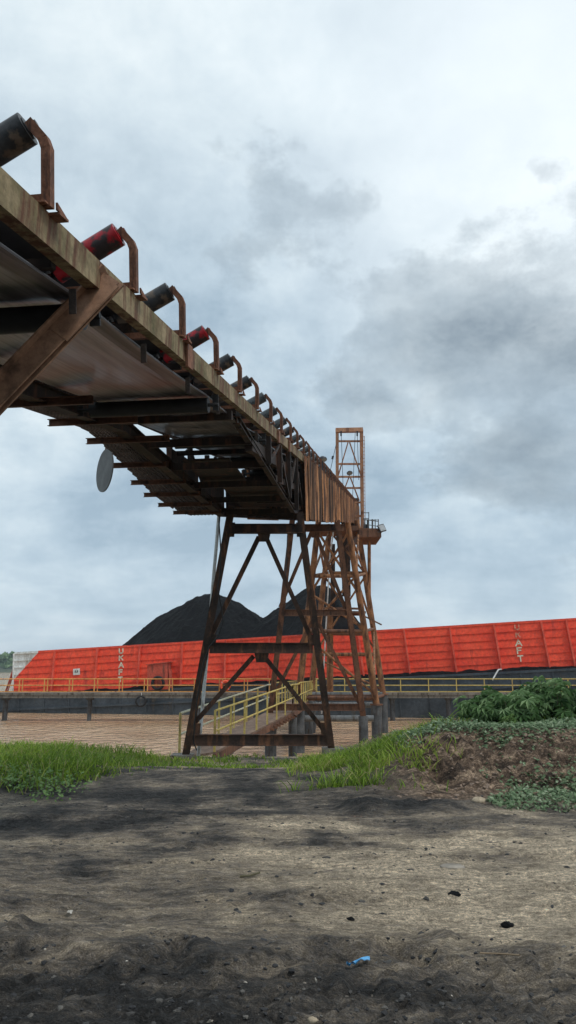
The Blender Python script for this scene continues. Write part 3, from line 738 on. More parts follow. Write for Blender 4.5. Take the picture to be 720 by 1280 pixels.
# ------------------------------------------------------------------ jetty walkway in front of the barge
dj = 57.; zt = at(360, 865, dj).z
JA, JB = at(-60, 865, dj), at(900, 865, dj)
jt = empty('jetty_walkway', at(360, 870, dj), 'long straight concrete walkway with orange and yellow rails along the barge side', 'walkway')
def fn(mb):
    a = Vector((JA.x, JA.y+.7, zt-.14)); b_ = Vector((JB.x, JB.y+.7, zt-.14)); mb.box(a, b_, 1.5, .16)
    mb.box(a+Vector((0, -.6, -.2)), b_+Vector((0, -.6, -.2)), .16, .24)
    mb.box(a+Vector((0, .6, -.2)), b_+Vector((0, .6, -.2)), .16, .24)
part('deck', M['concrete'], jt, fn)
def posts(x0, x1, step, pair, mat, nm):
    x = x0
    while x < x1:
        for e in ((0, 4) if pair else (0,)):
            q = at(x+e, 865, dj); part('railing_post', M[mat], jt, lambda mb: mb.box(q, q+Vector((0, 0, .98)), .07, .07, (0, 1, 0)))
        x += step
    def fn(mb):
        a = at(x0-2, 865, dj); b_ = at(x1, 865, dj)
        for h in (.98, .5): mb.tube(a+Vector((0, 0, h)), b_+Vector((0, 0, h)), .04, 8)
        mb.box(a+Vector((0, 0, .03)), b_+Vector((0, 0, .03)), .03, .07)
    part('handrail', M[mat], jt, fn)
posts(-39, 340, 31.3, True, 'orange_rail', 'railing'); posts(396, 900, 35, False, 'yellow', 'railing')
for x in (-30, 8, 113, 248, 320, 400, 490, 560, 640, 760):
    p = at(x, 868, dj+.6); part('pile', M['pile'], jt, lambda mb: (mb.tube(Vector((p.x, p.y, -6)), Vector((p.x, p.y, zt-.45)), (.16 if x == 113 else .2), 16)))
    part('pile_cap', M['pile'], jt, lambda mb: mb.box(Vector((p.x, p.y, zt-.62)), Vector((p.x, p.y, zt-.42)), .5, .5, (0, 1, 0)))
def tyre(name, c, ax, R, label, rr=.3, rope=None):
    o = empty(name, c, label, 'tyre')
    part('rubber_ring', M['tyre'], o, lambda mb: mb.torus(c, ax, R*(1-rr*.5), R*rr*.55, 32, 10, 1.25))
    if rope: part('rope', M['rope'], o, lambda mb: mb.path([Vector(c)+Vector((0, 0, R*.5)), Vector(c)+Vector((.02, .03, R)), Vector(c)+Vector((0, .1, rope))], .02, 6))
    return o
tyre('tyre_fender', at(176, 876.5, 56.0), (0.1, -1, .1), .42, 'black tyre hung low on the walkway edge over the water', .32, .62)
lb = empty('lifebuoy', at(281.7, 857, 56.9), 'red orange ring lifebuoy hung on the walkway rail, seen through the nearest trestle', 'lifebuoy')
part('ring', M['lifering'], lb, lambda mb: mb.torus(at(281.7, 857, 56.9), (0, -1, 0), .33, .085, 32, 10))
for a in (.8, 2.4, 3.9, 5.5): part('band', M['white'], lb, lambda mb: mb.torus(at(281.7, 857, 56.9)+Vector((math.cos(a)*.33, 0, math.sin(a)*.33)), (-math.sin(a), 0, math.cos(a)), .085, .012, 14, 6))

# ------------------------------------------------------------------ barge
W0, W1 = at(18, 817.5, 69.), at(720, 775, 60.)
BU = (W1-W0).normalized(); BB = Vector((-BU.y, BU.x, 0)).normalized(); BW = BU.cross(BB).normalized()*1.0
if BW.z < 0: BW = -BW
if BB.y < 0: BB = -BB
def BP(u, w=0, h=0): return W0+BU*u+BB*w+BW*h     # along, back, up (from the bulwark's top edge)
def u_at(px, h=0):
    lo, hi = -20, 120
    for _ in range(50):
        m_ = (lo+hi)/2
        if proj(BP(m_, 0, h))[0] < px: lo = m_
        else: hi = m_
    return lo
WH = 3.78; UL = u_at(18); UR = u_at(720)+24; WD = 22.
bg = empty('cargo_barge', BP((UL+UR)/2, 0, -WH-2), 'long flat cargo barge with tall red plank-ribbed sides and dark hull, loaded with coal', 'barge')
NS = 6; sh = WH/NS
def slab(mb, u0, u1, h0, h1, w0=0, w1=.05, th=.05):
    # plank leaning outward at its foot: h0 lower edge (stands proud by w1), h1 upper edge
    a = [BP(u0, -w1, h0), BP(u1, -w1, h0), BP(u1, -w0, h1), BP(u0, -w0, h1)]; b_ = [BP(u0, th, h0), BP(u1, th, h0), BP(u1, th, h1), BP(u0, th, h1)]
    mb.add(a+b_, [(0, 1, 2, 3), (7, 6, 5, 4), (4, 5, 1, 0), (2, 6, 7, 3), (1, 5, 6, 2), (0, 3, 7, 4)])
def diag_u(h):     # boundary between white end and red side
    return float(np.interp(-h, [0, 2.35, 2.36, 99], [u_at(48), UL+.05, UL+.0, UL]))
def fn(mb):
    for k in range(NS):
        h1 = -k*sh; h0 = h1-sh+.012
        n = 8
        if h1 > -2.35:
            for j in range(n):
                a1 = h1+(h0-h1)*j/n; a0 = h1+(h0-h1)*(j+1)/n; ud = diag_u((a0+a1)/2)
                f1 = .012+.075*j/n; f0 = .012+.075*(j+1)/n
                slab(mb, ud, UR, a0, a1, f1, f0)
        else: slab(mb, UL, UR, h0, h1, .012, .087)
    for k in range(NS+1): mb.box(BP(UL+ (0 if k > 4 else diag_u(-k*sh)-UL), -.06, -k*sh+.03), BP(UR, -.06, -k*sh+.03), .10, .035, BB)
part('side_wall', M['red'], bg, fn)
def fn(mb):
    for k in range(NS):
        h1 = -k*sh; h0 = h1-sh+.012; n = 8
        if h1 > -2.35:
            for j in range(n):
                a1 = h1+(h0-h1)*j/n; a0 = h1+(h0-h1)*(j+1)/n; ud = diag_u((a0+a1)/2)
                if ud > UL+.03: slab(mb, UL, ud-.004, a0, a1, .01, .01)
        if h1 > -2.0: mb.box(BP(UL, -.06, h1), BP(diag_u(h1), -.06, h1), .08, .08, BB)
    mb.box(BP(UL, -.05, 0.05), BP(UL, -.05, -WH), .14, .14, BU)
part('white_end_panel', M['white'], bg, fn)
for px in (70, 123, 176, 229, 283, 337, 392, 448, 505, 562, 617, 676, 707, 767, 826):
    u = u_at(px)
    def fn(mb, u=u, px=px):
        lean = (px-360)/360*.0
        mb.box(BP(u, -.14, .05), BP(u+(.25 if px > 340 else -.25), -.20, -WH), .30, .14, BU)
    part('side_rib', M['red_rib'], bg, fn)
part('top_rail', M['red_rib'], bg, lambda mb: mb.box(BP(u_at(48), .02, .06), BP(UR, .02, .06), .22, .10, BB))
part('top_rail', M['white'], bg, lambda mb: mb.box(BP(UL, .02, .06), BP(u_at(48)-.01, .02, .06), .2, .08, BB))
def fn(mb):
    mb.box(BP(UL, WD, -WH/2), BP(UR, WD, -WH/2), .12, WH, BW)
    mb.box(BP(UR, .1, -WH/2), BP(UR, WD-.1, -WH/2), .12, WH, BW)
    mb.box(BP(UL+.1, .1, -WH/2), BP(UL+.1, WD-.1, -WH/2), .12, WH, BW)
part('far_walls', M['red_dull'], bg, fn)
def fn(mb):
    q = [(UL-1.5, -WH), (UR+3, -WH), (UR+3, -WH-5.5), (UL+3, -WH-5.5), (UL-1.5, -WH-2.2)]
    a = [BP(u, -.62, h) for u, h in q]; b_ = [BP(u, WD+.6, h) for u, h in q]; n = 5
    mb.add(a+b_, [tuple(range(n)), tuple(range(n, 2*n))[::-1]]+[(i, n+i, n+(i+1) % n, (i+1) % n) for i in range(n)])
part('hull', M['hull'], bg, fn)
def fn(mb):
    u = UL+1
    k = 0
    while u < UR+2:
        mb.box(BP(u, -.66, -WH-.1), BP(u, -.66, -WH-4.2), .10, .10, BU); u += 2.45
    for h in (-WH-.12, -WH-1.25): mb.box(BP(UL-1.4, -.68, h), BP(UR+2.9, -.68, h), .16, .16, BB)
part('rubbing_strips', M['hull'], bg, fn)
def fn(mb):       # coal spilt along the deck edge
    n = 420; vs = []; 
    us = np.linspace(UL+1, UR-1, n)
    hh = .10+.28*fbm(us*.9, us*0+3, 4)**1.5
    for i, u in enumerate(us):
        vs += [BP(u, -.58, -WH+.01), BP(u, -.34+.05*math.sin(u*7), -WH+float(hh[i])*.8), BP(u, -.10, -WH+float(hh[i])*1.1)]
    f = []
    for i in range(n-1):
        for j in range(2): a = i*3+j; f.append((a, a+3, a+4, a+1))
    mb.add(vs, f)
coalmat = None
m, nt, b = new_mat('coal'); v = coords(nt); nn = noise(nt, v, 3.0, 9, .75); n5 = noise(nt, v, 9, 5, .7)
nt.links.new(ramp(nt, nn, [(.35, (.004, .0043, .005)), (.62, (.009, .010, .012)), (.8, (.028, .03, .034))]), b.inputs['Base Color'])
b.inputs['Roughness'].default_value = .8; b.inputs['Specular IOR Level'].default_value = .2; bump(nt, b, math_n(nt, 'ADD', nn, n5), 1.0, .5); M['coal'] = m
sp = MB(); fn(sp); sp.build('spilt_coal', M['coal'], bg)
# machinery box on the side with a tyre
ub = u_at(202, -2)
def fn(mb):
    a = BP(ub, -.55, -1.75); mb.box(a, BP(ub, -.55, -WH), .9, 2.0, BU) if False else None
    q = [BP(ub-.95, -1.0, -1.75), BP(ub+.95, -1.0, -1.6), BP(ub+.95, -1.0, -WH-.1), BP(ub-.95, -1.0, -WH-.1)]; w = [p+BB*.8 for p in q]
    mb.add(q+w, [(3, 2, 1, 0), (4, 5, 6, 7), (0, 1, 5, 4), (1, 2, 6, 5), (2, 3, 7, 6), (3, 0, 4, 7)])
    mb.box(BP(ub-1.05, -.6, -1.68), BP(ub+1.1, -.6, -1.55), 1.0, .08, BW)
    mb.box(BP(ub+1.15, -.9, -2.2), BP(ub+1.2, -.9, -WH), .2, .2, BB)
part('side_locker', M['red_dull'], bg, fn)
tyre('tyre', BP(ub+.1, -1.22, -3.32), BB, .62, 'big black tyre resting against the red locker on the barge side', .36)
# small white notice
un = u_at(96.5, -1.9)
part('notice', M['white'], bg, lambda mb: mb.box(BP(un-.33, -.13, -1.95), BP(un+.33, -.13, -1.93), .04, .56, BW))
part('notice_mark', M['pile'], bg, lambda mb: (mb.box(BP(un-.17, -.16, -1.98), BP(un+.17, -.16, -1.97), .01, .05, BW), mb.box(BP(un-.14, -.16, -1.88), BP(un-.06, -.16, -1.88), .01, .16, BW), mb.box(BP(un+.05, -.16, -1.88), BP(un+.14, -.16, -1.88), .01, .16, BW)))
# left-end brace and deck gear
def fn(mb):
    mb.box(BP(UL-.05, .3, -.9), BP(UL-1.1, .3, -WH), .12, .12, BB); mb.box(BP(UL-.25, .3, -1.9), BP(UL-.9, .3, -WH), .08, .08, BB)
    mb.box(BP(UL-1.4, .2, -WH+.12), BP(UL, .2, -WH+.12), .5, .22, BB)
part('end_brace', M['red_dull'], bg, fn)
p0_, p1_ = at(615.5, 850, 58.5), at(623, 837, 58.9)
part('deck_davit', M['pole'], bg, lambda mb: (mb.tube(p0_, p1_, .06, 8), mb.tube(p1_, p1_+Vector((.25, 0, .02)), .05, 8)))
# letters  U K A F T, read downwards
STR = {'U': [((-.5, .5), (-.5, -.3)), ((-.5, -.3), (-.25, -.5)), ((-.25, -.5), (.25, -.5)), ((.25, -.5), (.5, -.3)), ((.5, -.3), (.5, .5))],
       'K': [((-.5, .5), (-.5, -.5)), ((-.45, 0), (.5, .5)), ((-.15, .1), (.5, -.5))],
       'A': [((-.6, -.5), (0, .5)), ((0, .5), (.6, -.5)), ((-.35, -.15), (.35, -.15))],
       'F': [((-.4, .5), (-.4, -.5)), ((-.4, .5), (.45, .5)), ((-.4, .05), (.3, .05))],
       'T': [((-.55, .5), (.55, .5)), ((0, .5), (0, -.5))]}
def letters(pxs, tops, sizes, mats, dark):
    for ch, px, hh, s, mt in zip('UKAFT', pxs, tops, sizes, mats):
        u = u_at(px, hh)
        def fn(mb):
            for (a, b_) in STR[ch]:
                A_ = BP(u+a[0]*s*.85, -.112, hh+a[1]*s); B2 = BP(u+b_[0]*s*.85, -.112, hh+b_[1]*s); e = (B2-A_).normalized()*.035
                mb.box(A_-e, B2+e, .03, .10, e.cross(BB))
        part('painted_letter', M[mt], bg, fn)
hs = [-(k+.48)*sh for k in range(5)]
letters((152, 152, 152, 151.5, 151), hs, (.40, .40, .42, .42, .40), ('lettering',)*3+('lettering',)*2, 0)
letters((646, 647.3, 648, 649, 650.5), hs, (.36, .34, .46, .46, .42), ('lettering_worn', 'lettering_worn', 'lettering', 'lettering', 'lettering'), 0)
# coal heaps
def heap(c, Hh, slope, label, seed):
    n = 170; ex = 17.0
    g1 = np.linspace(-ex, ex, n); GX, GY = np.meshgrid(g1, g1); Rr = np.sqrt(GX**2+(GY*1.22)**2)
    ang = np.arctan2(GY, GX)
    Rr = Rr*(1+.07*np.sin(2*ang+seed)+.04*np.sin(5*ang+seed*2))
    c0 = 2.0 if seed < 2 else 1.0; Rr = Rr*(1+.45*ss(GX, 0, 3)*(seed > 2)); z = -(np.sqrt((Rr*slope)**2+c0**2)-c0)
    z += (fbm(GX*.35+seed, GY*.35, 5)-.5)*.9+(fbm(GX*2.2+seed, GY*2.2, 4, .65)-.5)*.42
    z += (fbm(ang*5+seed*3+GX*.1, Rr*.12+GY*0, 3)-.5)*np.minimum(Rr, 4)*.28
    z = np.maximum(z, -Hh)
    I = np.arange(n*n).reshape(n, n); Fq = np.stack([I[:-1, :-1].ravel(), I[:-1, 1:].ravel(), I[1:, 1:].ravel(), I[1:, :-1].ravel()], 1)
    wv_ = ((GX+c.x-W0.x)*BB.x+(GY+c.y-W0.y)*BB.y).ravel(); uv_ = ((GX+c.x-W0.x)*BU.x+(GY+c.y-W0.y)*BU.y).ravel()
    keep = (z.ravel()[Fq].max(1) > -Hh+.001)&(wv_[Fq].min(1) > .15)&(wv_[Fq].max(1) < WD-.2)&(uv_[Fq].min(1) > UL+.5); Fq = Fq[keep]
    us = np.unique(Fq); mp = -np.ones(n*n, int); mp[us] = np.arange(len(us))
    V = np.stack([GX.ravel(), GY.ravel(), z.ravel()], 1)[us]
    o = npmesh('coal_heap', V, mp[Fq], M['coal'], True); o.location = c
    tag(o, label, 'coal heap'); return o
for o_, lab, px, py, dd, sd in ((1, 'rounded black coal heap in the barge, the left one seen beyond the nearest trestle', 267, 742, 79, 1.),
                            (2, 'pointed black coal heap in the barge, right one, behind the pipe tower', 399, 733, 77.5, 3.4)):
    c = at(px, py, dd); heap(c, 7.6, .76, lab, sd)

# ------------------------------------------------------------------ vegetation
def blades(name, P, hgt, wid, lean, mat, label, cat, curve=.5, seed=1, nonzero=True):
    r = np.random.default_rng(seed); n = len(P); th = r.random(n)*2*np.pi
    side = np.stack([np.cos(th), np.sin(th), 0*th], 1)*(wid/2)[:, None]
    ld = r.random(n)*2*np.pi; lv = np.stack([np.cos(ld), np.sin(ld), 0*ld], 1)*(lean*hgt)[:, None]
    up = np.zeros((n, 3)); up[:, 2] = hgt
    p1 = P+up*.45+lv*.25; p2 = P+up*.82+lv*.65; p3 = P+up*(1-.25*lean)[:, None]+lv*1.15
    V = np.stack([P-side, P+side, p1-side*.9, p1+side*.9, p2-side*.55, p2+side*.55, p3-side*.05, p3+side*.05], 1).reshape(-1, 3)
    b0 = (np.arange(n)*8)[:, None]
    Fq = np.concatenate([b0+np.array([0, 1, 3, 2]), b0+np.array([2, 3, 5, 4]), b0+np.array([4, 5, 7, 6])], 0)
    va = np.repeat(np.clip(r.normal(.42, .17, n)+.9*(fbm(P[:, 0]*1.4, P[:, 1]*1.4, 3)-.5)+(r.random(n) > .93)*.6, 0, 1), 8)
    o = npmesh(name, V, Fq, mat, False, {'var': va}); tag(o, label, cat, kind='stuff'); return o
def scatter(n, x0, x1, y0, y1, dens):
    x = rng.uniform(x0, x1, n); y = rng.uniform(y0, y1, n); k = rng.random(n) < dens(x, y); x = x[k]; y = y[k]
    return np.stack([x, y, height(x, y)-.01], 1)
# left lush patch + thin strip below the trestle
def dl(x, y):
    nn = fbm(x*1.5, y*1.5, 3); e = 9.75+(nn-.5)*1.3+ss(x, -3.4, -1.8)*2.0-.1*ss(x,-.8,.3)
    dd = ss(y, e, e+.35)*(.25+.75*ss(y, e+.2, e+1.2))*(1-ss(y, 15.2, 16.4))
    c_ = ss(x, -3.4, -2.2)
    return dd*((1-c_)*(.45+.55*ss(nn, .3, .5))+c_*(.04+.8*ss(nn+.10*ss(y, 13, 14.5), .46, .60)))
P = scatter(80000, -13, 1.6, 9.2, 16.5, dl)
hh = (.07+.24*rng.random(len(P))**1.5)*(.45+.55*ss(P[:, 1], 9.6, 10.9))*(1-.60*ss(P[:, 0], -3.2, -2.2))*(.45+.9*fbm(P[:, 0]*2, P[:, 1]*2, 3))
blades('bank_grass', P, hh, .012+.010*rng.random(len(P)), .3+.9*rng.random(len(P)), M['grass'], 'bright green grass along the river bank on the left', 'grass', seed=2)
# broad weeds low in the left patch
def dr_(x, y):
    nn = fbm(x*1.6+5, y*1.6+5, 3); lo = 9.75+(nn-.5)*.9
    a = ss(x, -.2, .7)*(1-ss(x, 1.2+.35*(y-9.5), 2.1+.35*(y-9.5)))*ss(y, lo, lo+.3)
    a2 = ss(y, 12.0, 12.6)*ss(x, .2, .8)*(1-ss(x, 2.6, 5.0))
    return np.clip(np.maximum(a*(.06+.94*ss(nn, .45, .56)), a2*.7), 0, 1)*(1-ss(y, 13, 14.5))
P = scatter(42000, -.4, 6.5, 9.2, 14.5, dr_)
hh = (.05+.21*rng.random(len(P))**1.5)*(.35+1.1*fbm(P[:, 0]*2+8, P[:, 1]*2, 3))
blades('slope_grass', P, hh, .010+.008*rng.random(len(P)), .4+1.0*rng.random(len(P)), M['grass'], 'ragged green grass on the slope between the nearest trestle and the dirt mound', 'grass', seed=3)
def leaves(name, C, size, tilt, mat, label, cat, seed, kind='stuff', parent=None, per=1):
    r = np.random.default_rng(seed); n = len(C)
    nrm = np.stack([r.normal(0, tilt, n), r.normal(-.25, tilt, n), np.ones(n)], 1); nrm /= np.linalg.norm(nrm, axis=1)[:, None]
    a = r.normal(size=(n, 3)); a -= nrm*(a*nrm).sum(1)[:, None]; a /= np.linalg.norm(a, axis=1)[:, None]; b_ = np.cross(nrm, a)
    L = size[:, None]
    V = np.stack([C-a*L*.5, C-a*L*.1+b_*L*.32-nrm*L*.06, C+a*L*.55-nrm*L*.1, C-a*L*.1-b_*L*.32-nrm*L*.06, C+nrm*L*.02], 1).reshape(-1, 3)
    b0 = (np.arange(n)*5)[:, None]
    Fq = np.concatenate([b0+np.array([0, 1, 4]), b0+np.array([1, 2, 4]), b0+np.array([2, 3, 4]), b0+np.array([3, 0, 4])], 0)
    va = np.repeat(np.clip(r.normal(.5, .25, n), 0, 1), 5)
    o = npmesh(name, V, Fq, mat, False, {'var': va}, parent=parent)
    if kind: tag(o, label, cat, kind=kind)
    return o
def dcr(x, y):
    nn = fbm(x*1.3+3, y*1.3+9, 4); n2_ = fbm(x*4+3, y*4+9, 2)
    top = ss(y+(nn-.5)*.7, 10.75, 11.05)*ss(x, 1.5, 2.2)*(1-ss(y, 15, 16.5))
    pa = ss(nn+.24*ss(x, 2.4, 3.3)-.28*(1-ss(x, 2.1, 2.8)), .46, .54)*ss(y, 9.0, 9.25)*ss(x, 2.0, 2.6)*(1-.95*np.exp(-((y-10.5-.1*(x-3))/.36)**2))
    return np.clip(np.maximum(top, pa), 0, 1)*(.35+.65*n2_)
P = scatter(115000, 1.2, 12, 8.9, 15, dcr); P[:, 2] += .015+.09*rng.random(len(P))**1.5*(.4+fbm(P[:, 0]*3, P[:, 1]*3, 2))
leaves('creeping_ground_cover', P, .035+.035*rng.random(len(P)), .55, M['creeper'], 'grey green creeping leaves spread over the dirt mound', 'ground cover', 4)
# sparse weeds at left foot of the bank
def dw(x, y): return ss(y, 9.5, 9.8)*(1-ss(y, 10.6, 11.2))*(1-ss(x, -3.5, -2.4))*.8*ss(fbm(x*2, y*2, 2), .4, .55)
P = scatter(14000, -9, -2, 9.3, 11.2, dw); P[:, 2] += .02+.12*rng.random(len(P))
leaves('low_weeds', P, .03+.04*rng.random(len(P)), .6, M['seedling'], 'low broad-leaved weeds at the foot of the left grass', 'weeds', 6)
# leafy shrubs
def shrub(x, y, hgt, rad, stems, label, mat, seed, leaf=.19, clusters=10, squash=1.0):
    r = np.random.default_rng(seed); z0 = H1(x, y); root = empty('leafy_shrub' if hgt > .4 else 'young_plant', (x, y, z0), label, 'shrub' if hgt > .4 else 'plant')
    sm = MB(); V = []; Fc = []; va = []
    base = Vector((x, y, z0))
    for s in range(stems):
        a = r.random()*6.283; rr = rad*math.sqrt(r.random()); h = hgt*(1-.35*(rr/rad)**2)*r.uniform(.75, 1.05)
        foot = base+Vector((math.cos(a)*rr*.5, math.sin(a)*rr*.5, -.02)); top = base+Vector((math.cos(a)*rr, math.sin(a)*rr*squash, h*.93))
        mid_ = foot.lerp(top, .5)+Vector((r.normal()*.05, r.normal()*.05, 0))
        sm.path([foot, mid_, top], .007*max(.5, hgt), 5)
        for k in range(clusters):
            u = (k+1)/clusters; u = .15+.85*u
            q = (foot.lerp(mid_, u*2) if u < .5 else mid_.lerp(top, u*2-1))
            az = r.random()*6.283; out = r.uniform(.5, 1.5)*leaf*(1.15-.5*u)
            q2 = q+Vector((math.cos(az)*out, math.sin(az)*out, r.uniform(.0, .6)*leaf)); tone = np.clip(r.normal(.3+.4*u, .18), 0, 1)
            nl = 7; nn = Vector((math.cos(az)*.6, math.sin(az)*.6, 1)).normalized(); e1 = nn.cross(Vector((math.sin(az+1), .2, .1))).normalized(); e2 = nn.cross(e1)
            L = leaf*r.uniform(.7, 1.1)
            for j in range(nl):
                t = (j-(nl-1)/2)*.72; dv = (e1*math.cos(t)+e2*math.sin(t)); tip = q2+dv*L*(1-.1*abs(t))-nn*L*.28*r.uniform(.6, 1.6); mdl = q2+dv*L*.55+nn*L*.02
                sd = nn.cross(dv)*L*.12; o = len(V)
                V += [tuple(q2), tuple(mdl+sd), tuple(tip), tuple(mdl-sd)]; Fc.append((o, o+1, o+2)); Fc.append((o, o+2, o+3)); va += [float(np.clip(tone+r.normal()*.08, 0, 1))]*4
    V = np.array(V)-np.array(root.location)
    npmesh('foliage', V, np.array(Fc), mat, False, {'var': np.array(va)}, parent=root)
    sm.build('stems', M['bark'], root)
    return root
def sx(px, Y): return (px-360)/F*(Y+.3)
shrub(sx(612, 12.6), 12.5, .62, .66, 26, 'low spreading green shrub at the left end of the shrub clump on the mound', M['shrub'], 11)
shrub(sx(668, 12.9), 12.9, .80, .50, 20, 'tallest green shrub with finger-shaped leaves, in the middle of the clump on the mound', M['shrub'], 12)
shrub(sx(725, 12.7), 12.7, .73, .55, 19, 'dense green shrub cut by the right edge of the picture', M['shrub'], 13)
shrub(sx(645, 13.6), 13.6, .70, .5, 15, 'dark shrub at the back of the clump between the low and the tall shrub', M['shrub'], 14)
shrub(sx(790, 13.0), 13.0, .66, .7, 18, 'green shrub standing just outside the right edge of the picture', M['shrub'], 15)
shrub(sx(617, 12.0), 11.75, .18, .12, 7, 'small pale green young plant in front of the shrub clump', M['seedling'], 16, leaf=.07, clusters=6)

# ------------------------------------------------------------------ stones, lumps and litter
def lump_mat(name, stops):
    m, nt, b = new_mat(name); a = nt.nodes.new('ShaderNodeAttribute'); a.attribute_name = 'var'
    nt.links.new(ramp(nt, a.outputs['Fac'], stops), b.inputs['Base Color']); b.inputs['Roughness'].default_value = .85
    bump(nt, b, noise(nt, coords(nt), 90, 4), .5, .01); return m
M['lump_dark'] = lump_mat('coal_crumb', [(0, (.012, .012, .013)), (.55, (.03, .03, .032)), (.85, (.06, .057, .053)), (1, (.13, .12, .105))])
M['lump_pale'] = lump_mat('pale_crumb', [(0, (.12, .10, .08)), (.7, (.28, .24, .19)), (1, (.48, .44, .38))])
def lumps(name, pts, size, mat, label, cat, seed, flat=.6):
    r = np.random.default_rng(seed); ico = [(0, 0, 1), (.89, 0, .45), (.28, .85, .45), (-.72, .53, .45), (-.72, -.53, .45), (.28, -.85, .45), (.72, .53, -.45), (-.28, .85, -.45), (-.89, 0, -.45), (-.28, -.85, -.45), (.72, -.53, -.45), (0, 0, -1)]
    fi = [(0, 1, 2), (0, 2, 3), (0, 3, 4), (0, 4, 5), (0, 5, 1), (1, 6, 2), (2, 7, 3), (3, 8, 4), (4, 9, 5), (5, 10, 1), (2, 6, 7), (3, 7, 8), (4, 8, 9), (5, 9, 10), (1, 10, 6), (7, 6, 11), (8, 7, 11), (9, 8, 11), (10, 9, 11), (6, 10, 11)]
    ico = np.array(ico); fi = np.array(fi); n = len(pts)
    sc = size[:, None, None]*(1+r.normal(0, .22, (n, 12, 1)))*np.stack([1+.3*r.random(n), .7+.4*r.random(n), np.full(n, flat)], 1)[:, None, :]
    th = r.random(n)*6.28; c, s = np.cos(th)[:, None], np.sin(th)[:, None]
    V = ico[None]*sc; V = np.stack([V[..., 0]*c-V[..., 1]*s, V[..., 0]*s+V[..., 1]*c, V[..., 2]], -1)+pts[:, None, :]
    Fq = (fi[None]+(np.arange(n)*12)[:, None, None]).reshape(-1, 3)
    return tag(npmesh(name, V.reshape(-1, 3), Fq, mat, False, {'var': np.repeat(r.random(n), 12)}), label, cat, kind='stuff')
P = scatter(60000, -3.6, 4.2, 3.0, 5.3, lambda x, y: (1-ss(y, 4.2, 5.2))*.9*(.4+.6*fbm(x*2, y*2, 2))); 
lumps('coal_crumbs', P, .0025+.018*rng.random(len(P))**5, M['lump_dark'], 'loose coal crumbs in the churned dirt nearest to us', 'coal', 21)
P = scatter(14000, -4.5, 6, 2.8, 9.6, lambda x, y: (.5+0*x))
lumps('pale_gravel', P, .0015+.012*rng.random(len(P))**6, M['lump_pale'], 'pale small stones scattered over the dirt', 'gravel', 22)
P = scatter(42000, -5, 6, 4.6, 9.8, lambda x, y: .25+.75*ss(fbm(x*1.3, y*3, 3), .5, .62))
lumps('dark_crumbs', P, .002+.024*rng.random(len(P))**7, M['lump_dark'], 'dark lumps scattered over the dry dirt', 'coal', 23)
P = scatter(5000, .9, 8, 9.3, 11.3, lambda x, y: ss(x, .9, 1.6)*.8)
lumps('mound_stones', P, .006+.035*rng.random(len(P))**3.5, plain('clay_lump', (.22, .16, .12), .9, .4, 20), 'brown clay lumps and stones on the mound face', 'stones', 24)
def ground_at(px, py):
    p = at_z(px, py, 0)
    for _ in range(6): p = at_z(px, py, H1(p.x, p.y))
    return p
def one_stone(px, py, s, mat, label, name='stone', cat='stone', flat=.6):
    p = ground_at(px, py); mb = MB(); n, k = 9, 6; r = random.Random(int(px*7+py)); vs = []
    for i in range(k+1):
        f = math.pi*i/k
        for j in range(n):
            a = 2*math.pi*j/n; q = s*(1+r.uniform(-.16, .16)); vs.append(p+Vector((math.sin(f)*math.cos(a)*q*1.2, math.sin(f)*math.sin(a)*q*.85, math.cos(f)*q*flat+s*flat*.4)))
    mb.add(vs, [(i*n+j, i*n+(j+1) % n, (i+1)*n+(j+1) % n, (i+1)*n+j) for i in range(k) for j in range(n)], True)
    tag(mb.build(name, mat, origin=p), label, cat)
pale = plain('sandstone', (.38, .31, .22), .9, .3, 25)
one_stone(391, 1277, .022, pale, 'small tan stone at the very bottom edge of the dirt', 'stone')
one_stone(598, 1003, .075, pale, 'pale rounded stone at the foot of the mound')
one_stone(640, 1006, .035, M['paper'], 'small whitish stone right of the pale rounded one at the mound foot')
one_stone(566, 1084, .09, plain('flat_pale', (.27, .24, .20), .9), 'flat pale slab lying on the dry dirt in the middle', flat=.16)
one_stone(634, 1158, .035, M['coal'], 'largest black coal lump on the dry dirt at the right', 'coal_lump', 'coal lump')
one_stone(568, 1121, .045, M['coal'], 'black coal lump on the dirt just below the flat pale slab', 'coal_lump', 'coal lump')
one_stone(438, 1151, .026, M['coal'], 'black coal lump in the middle of the dry dirt', 'coal_lump', 'coal lump')
one_stone(694, 982, .03, M['paper'], 'whitish fleck among the leaves on the right', 'litter_scrap', 'litter') if False else None
def crumple(px, py, L, W, mat, label, name):
    p = ground_at(px, py); mb = MB(); n = 9; vs = []; r = random.Random(5)
    for i in range(n):
        x = (i/(n-1)-.5)*L
        for j in range(4):
            yy = p.y+(j/3-.5)*W*(1 if i > 1 else 1.5)*1.6+r.uniform(-.003, .003)
            zz_ = max(H1(p.x+x+ax, yy+ay) for ax in (-.03, 0, .03) for ay in (-.03, 0, .03))
            vs.append(Vector((p.x+x, yy, zz_+.008+r.uniform(0, .008))))
    f = [(i*4+j, (i+1)*4+j, (i+1)*4+j+1, i*4+j+1) for i in range(n-1) for j in range(3)]
    mb.add(vs, f); mb.add([v-Vector((0, 0, .003)) for v in vs], [q[::-1] for q in f])
    o_ = tag(mb.build(name, mat, origin=p), label, 'litter'); o_.location.z += .002
crumple(448, 1219, .13, .014, M['blueplastic'], 'crumpled strip of bright blue plastic lying in the black dirt', 'plastic_scrap')
crumple(395, 1231, .012, .012, M['paper'], 'tiny white scrap left of the blue plastic strip', 'paper_scrap')
crumple(87, 1146, .03, .02, M['paper'], 'small pale paper scrap on the dirt at the left', 'paper_scrap')
crumple(446, 1023, .12, .03, M['plank'], 'pale tan scrap lying before the black crusty heap', 'paper_scrap')
